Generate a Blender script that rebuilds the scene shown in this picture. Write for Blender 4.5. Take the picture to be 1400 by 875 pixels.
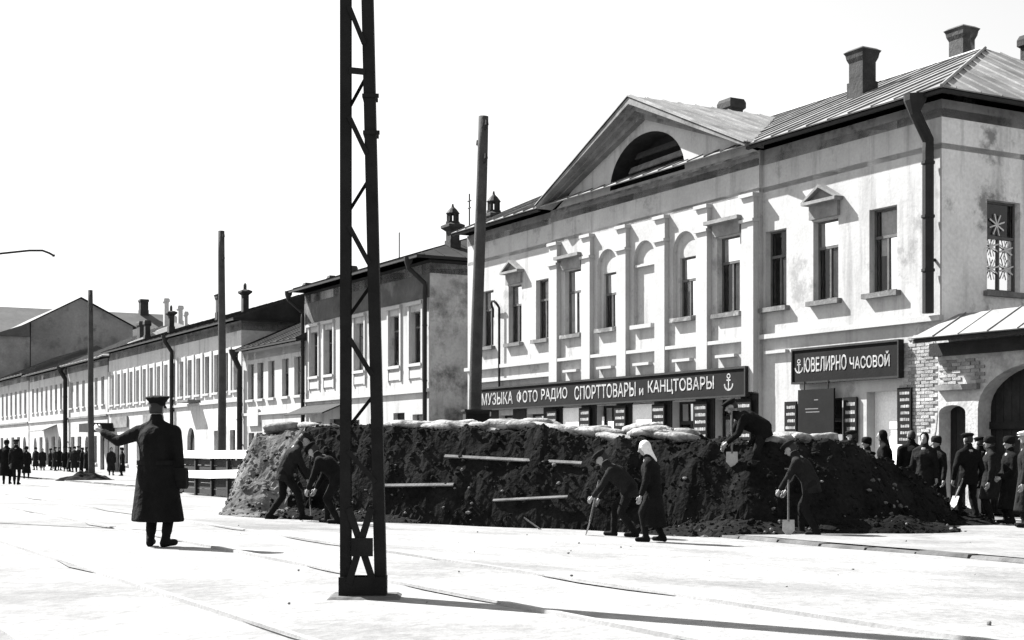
import bpy, bmesh, math, random
from mathutils import Vector, Matrix, noise
R = math.radians
random.seed(7)
for o in list(bpy.data.objects): bpy.data.objects.remove(o)
scene = bpy.context.scene
COL = scene.collection

# ------------------------------------------------------------------ camera
F = 1927.0                      # focal length in photograph pixels (1400 wide)
CAMZ, HOR = 1.40, 618.0
cam_d = bpy.data.cameras.new('camera'); cam = bpy.data.objects.new('camera', cam_d); COL.objects.link(cam)
cam_d.sensor_fit = 'HORIZONTAL'; cam_d.sensor_width = 36.0
cam_d.lens = 36.0 * F / 1400.0
cam_d.shift_y = (HOR - 437.5) / 1400.0
cam_d.clip_start = 0.1; cam_d.clip_end = 6000
cam.location = (0, 0, CAMZ); cam.rotation_euler = (R(90), 0, 0)
scene.camera = cam

# ------------------------------------------------------------------ sky, sun, exposure
SUN_A, SUN_E = R(34), R(44)     # azimuth from -X towards +Y, elevation
sd = Vector((-math.cos(SUN_A)*math.cos(SUN_E), math.sin(SUN_A)*math.cos(SUN_E), math.sin(SUN_E)))
world = bpy.data.worlds.new('World'); scene.world = world; world.use_nodes = True
wn = world.node_tree; wn.nodes.clear()
sky = wn.nodes.new('ShaderNodeTexSky'); sky.sky_type = 'NISHITA'; sky.sun_disc = False
sky.sun_elevation = SUN_E; sky.sun_rotation = math.atan2(sd.x, sd.y)
sky.dust_density = 1.0; sky.air_density = 3.0; sky.ozone_density = 1.0
bw = wn.nodes.new('ShaderNodeRGBToBW')
bg = wn.nodes.new('ShaderNodeBackground'); bg.inputs['Strength'].default_value = 0.05
wo = wn.nodes.new('ShaderNodeOutputWorld')
wn.links.new(sky.outputs[0], bw.inputs[0]); wn.links.new(bw.outputs[0], bg.inputs['Color']); wn.links.new(bg.outputs[0], wo.inputs[0])
sun_d = bpy.data.lights.new('sun', 'SUN'); sun_d.energy = 5.0; sun_d.angle = R(0.5); sun_d.color = (1.0, 0.995, 0.985)
sun = bpy.data.objects.new('sun', sun_d); COL.objects.link(sun)
sun.rotation_euler = (-sd).to_track_quat('-Z', 'Y').to_euler(); sun.location = (-20, 20, 30)
vs = scene.view_settings
vs.view_transform = 'Standard'; vs.look = 'None'; vs.gamma = 1.0; vs.exposure = 1.88; vs.use_curve_mapping = False

# ------------------------------------------------------------------ street frame: s along the street, t towards the road
U = Vector((-0.4880, 0.8728, 0)); N = Vector((-0.8728, -0.4880, 0))
P0 = Vector((9.68, 32.0, 0)); ROT = math.atan2(U.y, U.x)
def S(s, t, z=0.0): return P0 + U*s + N*t + Vector((0, 0, z))
def st(p): d = Vector((p[0], p[1], 0)) - P0; return d.dot(U), d.dot(N)
PROF = [(-500, 0), (9.3, -0.05), (11.5, -0.0), (14.5, 0.12), (17.0, 0.25), (23.5, 0.27), (30, 0.1), (40, -0.1), (900, -0.1)]
def zt(t):
    if t < 9.3: return 0.0
    for (a, za), (b, zb) in zip(PROF, PROF[1:]):
        if a <= t <= b:
            f = (t-a)/(b-a); return za + (zb-za)*f
    return -0.1
def gz(x, y): return zt(st((x, y))[1])
def at_ground(px, py):
    k = (px-700)/F; z = 0.0
    for _ in range(30):
        D = (CAMZ - z)*F/max(py-HOR, 1.0); z = 0.5*z + 0.5*gz(k*D, D)
    return Vector((k*D, D, gz(k*D, D)))
def at_depth(px, D): 
    k = (px-700)/F; return Vector((k*D, D, gz(k*D, D)))

# ------------------------------------------------------------------ materials
MATS = {}
def mat(name, lo, hi=None, scale=1.5, bump=0.15, bscale=None, rough=0.9, fine=0.12, spec=0.3, rand=0.0, stain=0.0, stain_col=0.1, stain_scale=0.35, metal=0.0, streak=0.0):
    if name in MATS: return MATS[name]
    m = bpy.data.materials.new(name); m.use_nodes = True; nt = m.node_tree; n = nt.nodes; l = nt.links
    b = n['Principled BSDF']; b.inputs['Roughness'].default_value = rough; b.inputs['Metallic'].default_value = metal
    b.inputs['Specular IOR Level'].default_value = spec
    tc = n.new('ShaderNodeTexCoord'); hi = lo if hi is None else hi
    geo = n.new('ShaderNodeNewGeometry')
    n1 = n.new('ShaderNodeTexNoise'); n1.inputs['Scale'].default_value = scale; n1.inputs['Detail'].default_value = 6; n1.inputs['Roughness'].default_value = 0.65
    l.new(geo.outputs['Position'], n1.inputs['Vector'])
    mr = n.new('ShaderNodeMapRange'); mr.inputs[1].default_value = 0.32; mr.inputs[2].default_value = 0.68
    mr.inputs[3].default_value = lo; mr.inputs[4].default_value = hi
    l.new(n1.outputs['Fac'], mr.inputs[0]); out = mr.outputs[0]
    n2 = n.new('ShaderNodeTexNoise'); n2.inputs['Scale'].default_value = (bscale or scale*9); n2.inputs['Detail'].default_value = 4
    l.new(geo.outputs['Position'], n2.inputs['Vector'])
    if fine:
        f = n.new('ShaderNodeMapRange'); f.inputs[1].default_value = 0.25; f.inputs[2].default_value = 0.75; f.inputs[3].default_value = 1-fine; f.inputs[4].default_value = 1+fine
        l.new(n2.outputs['Fac'], f.inputs[0]); mu = n.new('ShaderNodeMath'); mu.operation = 'MULTIPLY'; l.new(out, mu.inputs[0]); l.new(f.outputs[0], mu.inputs[1]); out = mu.outputs[0]
    if rand:
        oi = n.new('ShaderNodeObjectInfo'); f = n.new('ShaderNodeMapRange'); f.inputs[3].default_value = 1-rand; f.inputs[4].default_value = 1+rand
        l.new(oi.outputs['Random'], f.inputs[0]); mu = n.new('ShaderNodeMath'); mu.operation = 'MULTIPLY'; l.new(out, mu.inputs[0]); l.new(f.outputs[0], mu.inputs[1]); out = mu.outputs[0]
    if stain:
        n3 = n.new('ShaderNodeTexNoise'); n3.inputs['Scale'].default_value = stain_scale; n3.inputs['Detail'].default_value = 8; n3.inputs['Roughness'].default_value = 0.7
        mp = n.new('ShaderNodeMapping'); mp.inputs['Location'].default_value = (3.1, 7.7, 1.3); l.new(geo.outputs['Position'], mp.inputs[0]); l.new(mp.outputs[0], n3.inputs['Vector'])
        r3 = n.new('ShaderNodeMapRange'); r3.inputs[1].default_value = 0.60 - stain*0.12; r3.inputs[2].default_value = 0.66
        l.new(n3.outputs['Fac'], r3.inputs[0])
        mx = n.new('ShaderNodeMix'); mx.data_type = 'FLOAT'; l.new(r3.outputs[0], mx.inputs[0]); l.new(out, mx.inputs[2]); mx.inputs[3].default_value = stain_col; out = mx.outputs[0]
    if streak:
        n4 = n.new('ShaderNodeTexNoise'); n4.inputs['Scale'].default_value = 2.6; n4.inputs['Detail'].default_value = 5; n4.inputs['Roughness'].default_value = 0.6
        mp = n.new('ShaderNodeMapping'); mp.inputs['Scale'].default_value = (1, 1, .09); l.new(geo.outputs['Position'], mp.inputs[0]); l.new(mp.outputs[0], n4.inputs['Vector'])
        r4 = n.new('ShaderNodeMapRange'); r4.inputs[1].default_value = .52; r4.inputs[2].default_value = .74; r4.inputs[3].default_value = 1; r4.inputs[4].default_value = 1-streak
        l.new(n4.outputs['Fac'], r4.inputs[0]); mu = n.new('ShaderNodeMath'); mu.operation = 'MULTIPLY'; l.new(out, mu.inputs[0]); l.new(r4.outputs[0], mu.inputs[1]); out = mu.outputs[0]
    cb = n.new('ShaderNodeCombineColor'); 
    for i in range(3): l.new(out, cb.inputs[i])
    l.new(cb.outputs[0], b.inputs['Base Color'])
    if bump:
        bp = n.new('ShaderNodeBump'); bp.inputs['Strength'].default_value = bump; bp.inputs['Distance'].default_value = 0.03
        l.new(n2.outputs['Fac'], bp.inputs['Height']); l.new(bp.outputs[0], b.inputs['Normal'])
    MATS[name] = m; return m
def glass_mat():
    if 'glass' in MATS: return MATS['glass']
    m = bpy.data.materials.new('glass'); m.use_nodes = True; n = m.node_tree.nodes; l = m.node_tree.links; n.clear()
    o = n.new('ShaderNodeOutputMaterial'); mx = n.new('ShaderNodeMixShader'); tr = n.new('ShaderNodeBsdfTransparent'); gl = n.new('ShaderNodeBsdfGlossy')
    gl.inputs['Roughness'].default_value = 0.04; fr = n.new('ShaderNodeFresnel'); fr.inputs[0].default_value = 1.45
    tr.inputs[0].default_value = (0.8, 0.8, 0.8, 1)
    l.new(fr.outputs[0], mx.inputs[0]); l.new(tr.outputs[0], mx.inputs[1]); l.new(gl.outputs[0], mx.inputs[2]); l.new(mx.outputs[0], o.inputs[0])
    MATS['glass'] = m; return m
PL = mat('plaster_white', 0.31, 0.38, 0.9, 0.15, 14, streak=0.4, stain=0.28, stain_col=0.22, stain_scale=0.8, fine=0.08)
PLF = mat('plaster_white_mould', 0.31, 0.37, 1.2, 0.15, 16, fine=0.06)
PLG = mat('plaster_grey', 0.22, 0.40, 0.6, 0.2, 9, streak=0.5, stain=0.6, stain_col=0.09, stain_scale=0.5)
PLD = mat('plaster_far', 0.30, 0.40, 0.4, 0.2, 8, stain=0.4, stain_col=0.2)
PLW = mat('plaster_far_white', 0.38, 0.46, 0.3, 0.2, 8, streak=0.4, stain=0.4, stain_col=0.26)
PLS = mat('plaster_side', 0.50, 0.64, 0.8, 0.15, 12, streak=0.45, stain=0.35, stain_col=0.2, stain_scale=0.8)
CORN = mat('cornice_paint', 0.10, 0.19, 1.0, 0.3, 10, stain=0.5, stain_col=0.06, stain_scale=1.2)
ROOF = mat('roof_sheet_metal', 0.08, 0.22, 0.9, 0.25, 6, rough=0.62, rand=0.25, spec=0.4, stain=0.5, stain_col=0.10, stain_scale=0.9)
ROOFD = mat('roof_dark_metal', 0.012, 0.03, 0.7, 0.25, 6, rough=0.9, spec=0.1, rand=0.15)
ROOFF = mat('roof_far', 0.04, 0.08, 0.6, 0.2, 6, rough=0.75)
IRON = mat('dark_iron', 0.008, 0.018, 3, 0.2, 30, rough=0.75, spec=0.25)
STEEL = mat('mast_steel', 0.005, 0.012, 4, 0.3, 40, rough=0.85, spec=0.2)
WOODP = mat('pole_wood', 0.03, 0.055, 3, 0.4, 25, rough=0.95)
WOODD = mat('dark_wood', 0.008, 0.02, 3, 0.35, 25, rough=0.9, rand=0.35)
WOODL = mat('pale_wood', 0.06, 0.17, 3, 0.3, 25, rough=0.9, rand=0.2)
WHITE = mat('white_paint', 0.68, 0.78, 2, 0.2, 20, rough=0.7)
BLIND = mat('white_blind', 0.62, 0.75, 2, 0.1, 20, rough=0.9)
SIGN = mat('sign_black', 0.005, 0.010, 2, 0.1, 20, rough=0.85, spec=0.12)
LETTER = mat('sign_letter', 0.12, 0.42, 6, 0.0, 30, rough=0.8, fine=0.35)
FRAME = mat('window_frame', 0.05, 0.10, 3, 0.2, 30, rough=0.7)
CURT = mat('curtain', 0.45, 0.65, 4, 0.3, 12)
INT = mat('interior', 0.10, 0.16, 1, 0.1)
BRICK = mat('old_brick', 0.16, 0.34, 2.5, 0.5, 30, rand=0.35)
MORT = mat('rubbed_mortar', 0.28, 0.42, 1.5, 0.5, 12, streak=0.4, stain=0.5, stain_col=0.22, stain_scale=1.4)
CHIM = mat('chimney_brick', 0.015, 0.04, 2.5, 0.5, 14)
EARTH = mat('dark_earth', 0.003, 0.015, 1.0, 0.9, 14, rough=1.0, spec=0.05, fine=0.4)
EARTH_LIT = mat('sunlit_earth', 0.05, 0.16, 1.6, 0.9, 9, rough=1.0, spec=0.05, fine=0.3)  # sunlight on the bank's left end put into the earth colour
BAG = mat('sandbag_canvas', 0.08, 0.36, 4.0, 0.8, 18, rough=1.0, rand=0.25, spec=0.1)
ROAD = mat('pale_road', 0.175, 0.25, 0.6, 0.8, 9, rough=0.95, fine=0.20, spec=0.2, stain=1.0, stain_col=0.12, stain_scale=0.33)
GROUND = mat('bare_ground', 0.16, 0.21, 0.1, 0.4, 3, rough=1.0)
WALK = mat('sidewalk', 0.14, 0.22, 0.8, 0.6, 8, rough=0.95, stain=0.6, stain_col=0.12, stain_scale=1.0)
KERB = mat('kerb_stone', 0.05, 0.13, 2, 0.5, 12, rough=0.95, rand=0.3)
RAIL = mat('rail_steel', 0.17, 0.32, 0.5, 0.2, 20, rough=0.85)
RUT = mat('rail_dirt', 0.10, 0.22, 1.5, 0.5, 12, rough=1.0)
COAT = mat('coat_black', 0.004, 0.008, 4, 0.9, 13, rough=0.95, spec=0.1)
COATG = mat('coat_dark_grey', 0.008, 0.016, 4, 0.9, 13, rough=0.95, spec=0.1)
TROU = mat('trousers', 0.005, 0.01, 4, 0.9, 13, rough=0.95, spec=0.1)
BOOT = mat('boots', 0.004, 0.008, 5, 0.1, 40, rough=0.85, spec=0.12)
SILL = mat('sill_dark', .07, .15, 2, .4, 14, stain=.6, stain_col=.3, stain_scale=2)
HOOD = mat('hood_grey', .12, .22, 2, .3, 14)
SKIN = mat('skin', 0.22, 0.28, 6, 0.1, 40, rough=0.6)
HAIR = mat('hair', 0.012, 0.02, 12, 0.3, 60, rough=0.7)
SCARF = mat('white_scarf', 0.58, 0.72, 5, 0.3, 25, rough=0.95)
GLASS = glass_mat()

# ------------------------------------------------------------------ mesh helpers
class MB:
    def __init__(self): self.v = []; self.f = []
    def add(self, vs, fs):
        o = len(self.v); self.v += [tuple(p) for p in vs]; self.f += [tuple(i+o for i in f) for f in fs]; return self
    def box(self, x0, x1, y0, y1, z0, z1, M=None):
        p = [Vector(c) for c in ((x0,y0,z0),(x1,y0,z0),(x1,y1,z0),(x0,y1,z0),(x0,y0,z1),(x1,y0,z1),(x1,y1,z1),(x0,y1,z1))]
        if M is not None: p = [M @ q for q in p]
        return self.add(p, [(0,3,2,1),(4,5,6,7),(0,1,5,4),(1,2,6,5),(2,3,7,6),(3,0,4,7)])
    def rings(self, rs, cap=True):
        n = len(rs[0]); v = [p for r in rs for p in r]; f = []
        for i in range(len(rs)-1):
            for j in range(n): f.append((i*n+j, i*n+(j+1)%n, (i+1)*n+(j+1)%n, (i+1)*n+j))
        if cap: f.append(tuple(reversed(range(n)))); f.append(tuple((len(rs)-1)*n+j for j in range(n)))
        return self.add(v, f)
    def tube(self, pts, rad, n=8, cap=True):
        pts = [Vector(p) for p in pts]
        if not isinstance(rad, (list, tuple)): rad = [rad]*len(pts)
        rs = []; prev = None
        for i, p in enumerate(pts):
            d = (pts[min(i+1, len(pts)-1)] - pts[max(i-1, 0)]).normalized()
            a = prev if prev is not None else (Vector((1,0,0)) if abs(d.x) < 0.9 else Vector((0,1,0)))
            a = (a - d*a.dot(d)).normalized(); prev = a; b = d.cross(a)
            rs.append([p + a*rad[i]*math.cos(2*math.pi*j/n) + b*rad[i]*math.sin(2*math.pi*j/n) for j in range(n)])
        return self.rings(rs, cap)
    def capsule(self, a, b, ra, rb, n=10):
        a, b = Vector(a), Vector(b); d = b-a
        if d.length < 1e-5: d = Vector((0,0,1e-4))
        dn = d.normalized(); pts = []; rad = []
        for k in (-0.98, -0.7, -0.35): pts.append(a + dn*k*ra); rad.append(ra*math.sqrt(1-k*k))
        pts += [a, b]; rad += [ra, rb]
        for k in (0.35, 0.7, 0.98): pts.append(b + dn*k*rb); rad.append(rb*math.sqrt(1-k*k))
        ax = Vector((1,0,0)) if abs(dn.x) < 0.9 else Vector((0,1,0)); ax = (ax - dn*ax.dot(dn)).normalized(); ay = dn.cross(ax)
        return self.rings([[p + ax*r*math.cos(2*math.pi*j/n) + ay*r*math.sin(2*math.pi*j/n) for j in range(n)] for p, r in zip(pts, rad)])
    def ell(self, c, rx, ry, rz, M=None, nu=14, nv=8):
        c = Vector(c); rs = []
        for i in range(1, nv):
            th = math.pi*i/nv; rs.append([Vector((rx*math.sin(th)*math.cos(2*math.pi*j/nu), ry*math.sin(th)*math.sin(2*math.pi*j/nu), -rz*math.cos(th))) for j in range(nu)])
        rs = [[(c + (M @ p if M is not None else p)) for p in r] for r in rs]
        return self.rings(rs)
    def prism(self, poly, lo, hi, fn):
        """poly in 2-D, extruded from lo to hi; fn(a,b,d)->xyz"""
        n = len(poly); v = [fn(a, b, lo) for a, b in poly] + [fn(a, b, hi) for a, b in poly]
        f = [tuple(range(n)), tuple(reversed(range(n, 2*n)))] + [(i, n+i, n+(i+1)%n, (i+1)%n) for i in range(n)]
        return self.add(v, f)
    def mesh(self, name, m, smooth=False, fix=True):
        me = bpy.data.meshes.new(name); me.from_pydata(self.v, [], self.f); me.validate()
        if fix:
            bm = bmesh.new(); bm.from_mesh(me); bmesh.ops.recalc_face_normals(bm, faces=bm.faces); bm.to_mesh(me); bm.free()
        if m: me.materials.append(m)
        if smooth: me.polygons.foreach_set('use_smooth', [True]*len(me.polygons))
        return me
    def build(self, name, m, parent=None, smooth=False, fix=True): return link(name, self.mesh(name, m, smooth, fix), parent)
def link(name, data, parent=None):
    o = bpy.data.objects.new(name, data); COL.objects.link(o); o.parent = parent; return o
def tag(o, label=None, cat=None, group=None, kind=None):
    if label: o['label'] = label
    if cat: o['category'] = cat
    if group: o['group'] = group
    if kind: o['kind'] = kind
    return o
def thing(name, label, cat, loc, rz=0.0, group=None):
    o = link(name, None); o.location = loc; o.rotation_euler = (0, 0, rz); o.empty_display_size = 0.3
    return tag(o, label, cat, group)

# ------------------------------------------------------------------ setting: ground, road, pavement, kerb, rails
m = MB(); m.add([(-2500,-2500,-0.3),(2500,-2500,-0.3),(2500,2500,-0.3),(-2500,2500,-0.3)], [(0,1,2,3)])
tag(m.build('ground', GROUND), kind='structure')
m = MB(); svals = [-50 + i*1.0 for i in range(0, 90)] + [40 + i*6 for i in range(0, 60)]
tvals = [9.3 + 0.35*i for i in range(0, 52)] + [28, 30, 34, 40, 60, 120]
for s in svals:
    for t in tvals:
        p = S(s, t, zt(max(t, 9.301))); w = 0.02*noise.noise(Vector((p.x*0.5, p.y*0.5, 0))) + 0.012*noise.noise(Vector((p.x*1.7, p.y*1.7, 3)))
        m.v.append((p.x, p.y, p.z + (w*(.2 if 16.8 < t < 23.4 else 1) if t < 30 else 0)))
nt_ = len(tvals)
for i in range(len(svals)-1):
    for j in range(nt_-1): a = i*nt_+j; m.f.append((a, a+1, a+nt_+1, a+nt_))
tag(m.build('road', ROAD, smooth=True), kind='structure')
m = MB(); sv = [-50 + i*0.8 for i in range(0, 120)] + [46 + i*6 for i in range(0, 60)]; tv = [-0.4 + 0.45*i for i in range(22)]; tv[-1] = 9.06
for s in sv:
    for t in tv:
        p = S(s, t); m.v.append((p.x, p.y, 0.012*noise.noise(Vector((p.x*0.9, p.y*0.9, 5)))))
k_ = len(tv)
for i in range(len(sv)-1):
    for j in range(k_-1): a = i*k_+j; m.f.append((a, a+1, a+k_+1, a+k_))
walk = tag(m.build('pavement', WALK, smooth=True), kind='structure')
kb = MB(); kb.add([(-.48,-.11,-.25),(.48,-.11,-.25),(.48,.12,-.25),(-.48,.12,-.25),(-.47,-.1,.0),(.47,-.1,.0),(.47,.085,.0),(-.47,.085,.0),(-.48,.115,-.04),(.48,.115,-.04)],
    [(0,3,2,1),(4,5,6,7),(0,1,5,4),(2,3,8,9),(9,8,7,6),(1,2,9,6,5),(3,0,4,7,8)])
kme = kb.mesh('kerb_stone', KERB)
for i in range(70):
    o = link('kerb_stone', kme, walk); p = S(-14 + i*1.0, 9.17, -.012 + random.uniform(-.015, .015)); o.location = p
    o.rotation_euler = (random.uniform(-.02,.02), random.uniform(-.01,.01), ROT + random.uniform(-.02,.02))
for i, t in enumerate((17.46, 18.98, 21.02, 22.54)):
    m = MB(); m2 = MB(); n = 240
    for j in range(n+1):
        s = -30 + j*0.75; zz = zt(t) + 0.004
        dw = 0.006*noise.noise(Vector((s, t, 0)))
        for dt, dz in ((-.030, -.06), (-.025, .006), (.025, .006), (.030, -.06)): m.v.append(tuple(S(s, t+dt+dw, zz+dz+.020)))
        e1 = max(-.02, .22*noise.noise(Vector((s*.5, t, 4)))-.03); e2 = max(-.02, .22*noise.noise(Vector((s*.5, t, 9)))-.03)
        m2.v.append(tuple(S(s, t-.03-e1, zz+.008))); m2.v.append(tuple(S(s, t+.03+e2, zz+.008)))
    for j in range(n):
        for q in range(3): a = j*4+q; m.f.append((a, a+1, a+5, a+4))
        m2.f.append((j*2, j*2+1, j*2+3, j*2+2))
    r = tag(m.build('tram_rail', RAIL), ['steel tram rail set in the road, closest to the pavement', 'steel tram rail on the barricade side of the lattice mast', 'steel tram rail beside the lattice mast, away from the barricade', 'outermost steel tram rail, farthest from the barricade'][i], 'rail', 'tram rails in the road')
    m2.build('dirt_edge', RUT, r)

# ------------------------------------------------------------------ wall builders
def fac(a, z, out): return (a, out, z)                 # street front: a = local s, out = t
def wall_grid(m, fn, a0, a1, z0, z1, openings, out=0.0, depth=0.32):
    A = sorted({a0, a1} | {v for o in openings for v in o[:2] if a0 < v < a1}); Z = sorted({z0, z1} | {v for o in openings for v in o[2:4] if z0 < v < z1})
    def solid(i, j):
        if i < 0 or j < 0 or i >= len(A)-1 or j >= len(Z)-1: return None
        ca, cz = (A[i]+A[i+1])/2, (Z[j]+Z[j+1])/2
        return not any(o[0] < ca < o[1] and o[2] < cz < o[3] for o in openings)
    for i in range(len(A)-1):
        for j in range(len(Z)-1):
            if solid(i, j):
                m.add([fn(A[i],Z[j],out), fn(A[i+1],Z[j],out), fn(A[i+1],Z[j+1],out), fn(A[i],Z[j+1],out)], [(0,1,2,3)])
                for di, dj, p, q in ((-1,0,(A[i],Z[j]),(A[i],Z[j+1])), (1,0,(A[i+1],Z[j]),(A[i+1],Z[j+1])), (0,-1,(A[i],Z[j]),(A[i+1],Z[j])), (0,1,(A[i],Z[j+1]),(A[i+1],Z[j+1]))):
                    if solid(i+di, j+dj) is False:
                        m.add([fn(*p,out), fn(*q,out), fn(*q,out-depth), fn(*p,out-depth)], [(0,1,2,3)])
def abox(m, fn, a0, a1, z0, z1, o0, o1):
    v = [fn(a, z, o) for o in (o0, o1) for a, z in ((a0,z0),(a1,z0),(a1,z1),(a0,z1))]
    m.add(v, [(0,1,2,3),(7,6,5,4),(0,4,5,1),(1,5,6,2),(2,6,7,3),(3,7,4,0)])
def window(parent, fn, a0, a1, z0, z1, out, transom=0.68, split=True, sill=True, curtain=0, hood=None, fmat=None, bar=0.05, sillm=None, tape=False):
    """a frame mesh (child of the building) with panes, sill and curtains as its children; out = plane of the frame"""
    m = MB(); b = bar; fm = fmat or FRAME
    abox(m, fn, a0, a0+b, z0, z1, out-.06, out); abox(m, fn, a1-b, a1, z0, z1, out-.06, out)
    abox(m, fn, a0+b, a1-b, z0, z0+b, out-.06, out); abox(m, fn, a0+b, a1-b, z1-b, z1, out-.06, out)
    zt_ = z0 + (z1-z0)*transom if transom else None
    if zt_: abox(m, fn, a0+b, a1-b, zt_-b*.7, zt_+b*.7, out-.06, out+.015)
    ca = (a0+a1)/2
    if split: abox(m, fn, ca-b*.55, ca+b*.55, z0+b, (zt_-b*.7) if zt_ else z1-b, out-.06, out+.008)
    w = m.build('window', fm, parent)
    rects = []
    top = (zt_-b*.7) if zt_ else z1-b
    if split: rects += [(a0+b, ca-b*.55, z0+b, top), (ca+b*.55, a1-b, z0+b, top)]
    else: rects += [(a0+b, a1-b, z0+b, top)]
    if zt_: rects.append((a0+b, a1-b, zt_+b*.7, z1-b))
    for r in rects:
        p = MB(); p.add([fn(r[0],r[2],out-.035), fn(r[1],r[2],out-.035), fn(r[1],r[3],out-.03), fn(r[0],r[3],out-.03)], [(0,1,2,3)]); p.build('pane', GLASS, w)
    if sill:
        p = MB(); abox(p, fn, a0-.12, a1+.12, z0-.14, z0-.02, out+.0, sill); p.build('sill', sillm or PLF, w)
    if curtain:
        p = MB(); nseg = 14
        rng = [(a0+b, a1-b)] if curtain == 1 else [(a0+b, a0+b+(a1-a0)*.30), (a1-b-(a1-a0)*.34, a1-b)]
        zc0, zc1 = (z0+.1, z1-.1) if curtain == 2 else (z0+(z1-z0)*.45, z1-.05)
        if curtain == 3: rng = [(ca-.10, ca+.14)]; zc0, zc1 = z0+.1, z0+(z1-z0)*.62
        for c0, c1 in rng:
            o = len(p.v)
            for i in range(nseg+1):
                a = c0+(c1-c0)*i/nseg; d = out-.16+.02*math.sin(i*2.1)
                p.v += [fn(a, zc0, d), fn(a, zc1, d)]
            for i in range(nseg): p.f.append((o+2*i, o+2*i+2, o+2*i+3, o+2*i+1))
        p.build('curtain', CURT, w)
    if hood: hood(w)
    return w
def sweep(m, path, prof):
    """prof [(out,z)] swept along plan polyline path [(x,y)], outward on the left of the path direction; open ends capped"""
    P = [Vector((x, y)) for x, y in path]; rows = []
    for i, p in enumerate(P):
        d1 = (P[i]-P[i-1]).normalized() if i > 0 else (P[1]-P[0]).normalized()
        d2 = (P[i+1]-P[i]).normalized() if i < len(P)-1 else d1
        n1 = Vector((-d1.y, d1.x)); n2 = Vector((-d2.y, d2.x)); b = (n1+n2).normalized(); k = 1/max(b.dot(n1), .3)
        rows.append([(p.x+b.x*k*o, p.y+b.y*k*o, z) for o, z in prof])
    n = len(prof); v = [q for r in rows for q in r]; f = []
    for i in range(len(P)-1):
        for j in range(n): f.append((i*n+j, i*n+(j+1)%n, (i+1)*n+(j+1)%n, (i+1)*n+j))
    f.append(tuple(range(n))); f.append(tuple((len(P)-1)*n+j for j in range(n)))
    m.add(v, f)
def clip(poly, nrm, d):
    out = []
    for i in range(len(poly)):
        p, q = poly[i], poly[(i+1)%len(poly)]; a, b = p.dot(nrm)-d, q.dot(nrm)-d
        if a >= 0: out.append(p)
        if (a >= 0) != (b >= 0): out.append(p + (q-p)*(a/(a-b)))
    return out
def sheets(parent, poly, along, width, m, name='roof_sheet', lift=0.03, seam=0.035):
    """cut a planar roof slope into standing-seam sheets running up the slope; 'along' = eave direction"""
    poly = [Vector(p) for p in poly]; along = Vector(along).normalized()
    nrm = Vector((0,0,0))
    for i in range(len(poly)): nrm += poly[i].cross(poly[(i+1)%len(poly)])
    nrm.normalize()
    if nrm.z < 0: nrm = -nrm
    lo = min(p.dot(along) for p in poly); hi = max(p.dot(along) for p in poly); x = lo
    while x < hi-.02:
        w = width*random.uniform(.92, 1.08); x1 = min(x+w, hi)
        if hi-x1 < .12: x1 = hi
        q = clip(clip(poly, along, x), -along, -(x1-.006))
        if len(q) >= 3:
            l = lift + random.uniform(0, .012); n = len(q); mb = MB()
            mb.add([p + nrm*.004 for p in q] + [p + nrm*l for p in q], [tuple(range(n)), tuple(range(n, 2*n))] + [(i, (i+1)%n, n+(i+1)%n, n+i) for i in range(n)])
            # standing seam along the sheet's edge
            e = [p for p in q if abs(p.dot(along)-x) < 1e-3]
            if len(e) >= 2:
                e.sort(key=lambda p: p.z); a, b = e[0]+nrm*l, e[-1]+nrm*l; sw = along*.02
                mb.add([a, a+sw, b+sw, b, a+nrm*seam, a+sw+nrm*seam, b+sw+nrm*seam, b+nrm*seam], [(4,5,6,7),(0,1,5,4),(1,2,6,5),(2,3,7,6),(3,0,4,7)])
            mb.build(name, m, parent)
        x = x1
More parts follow.
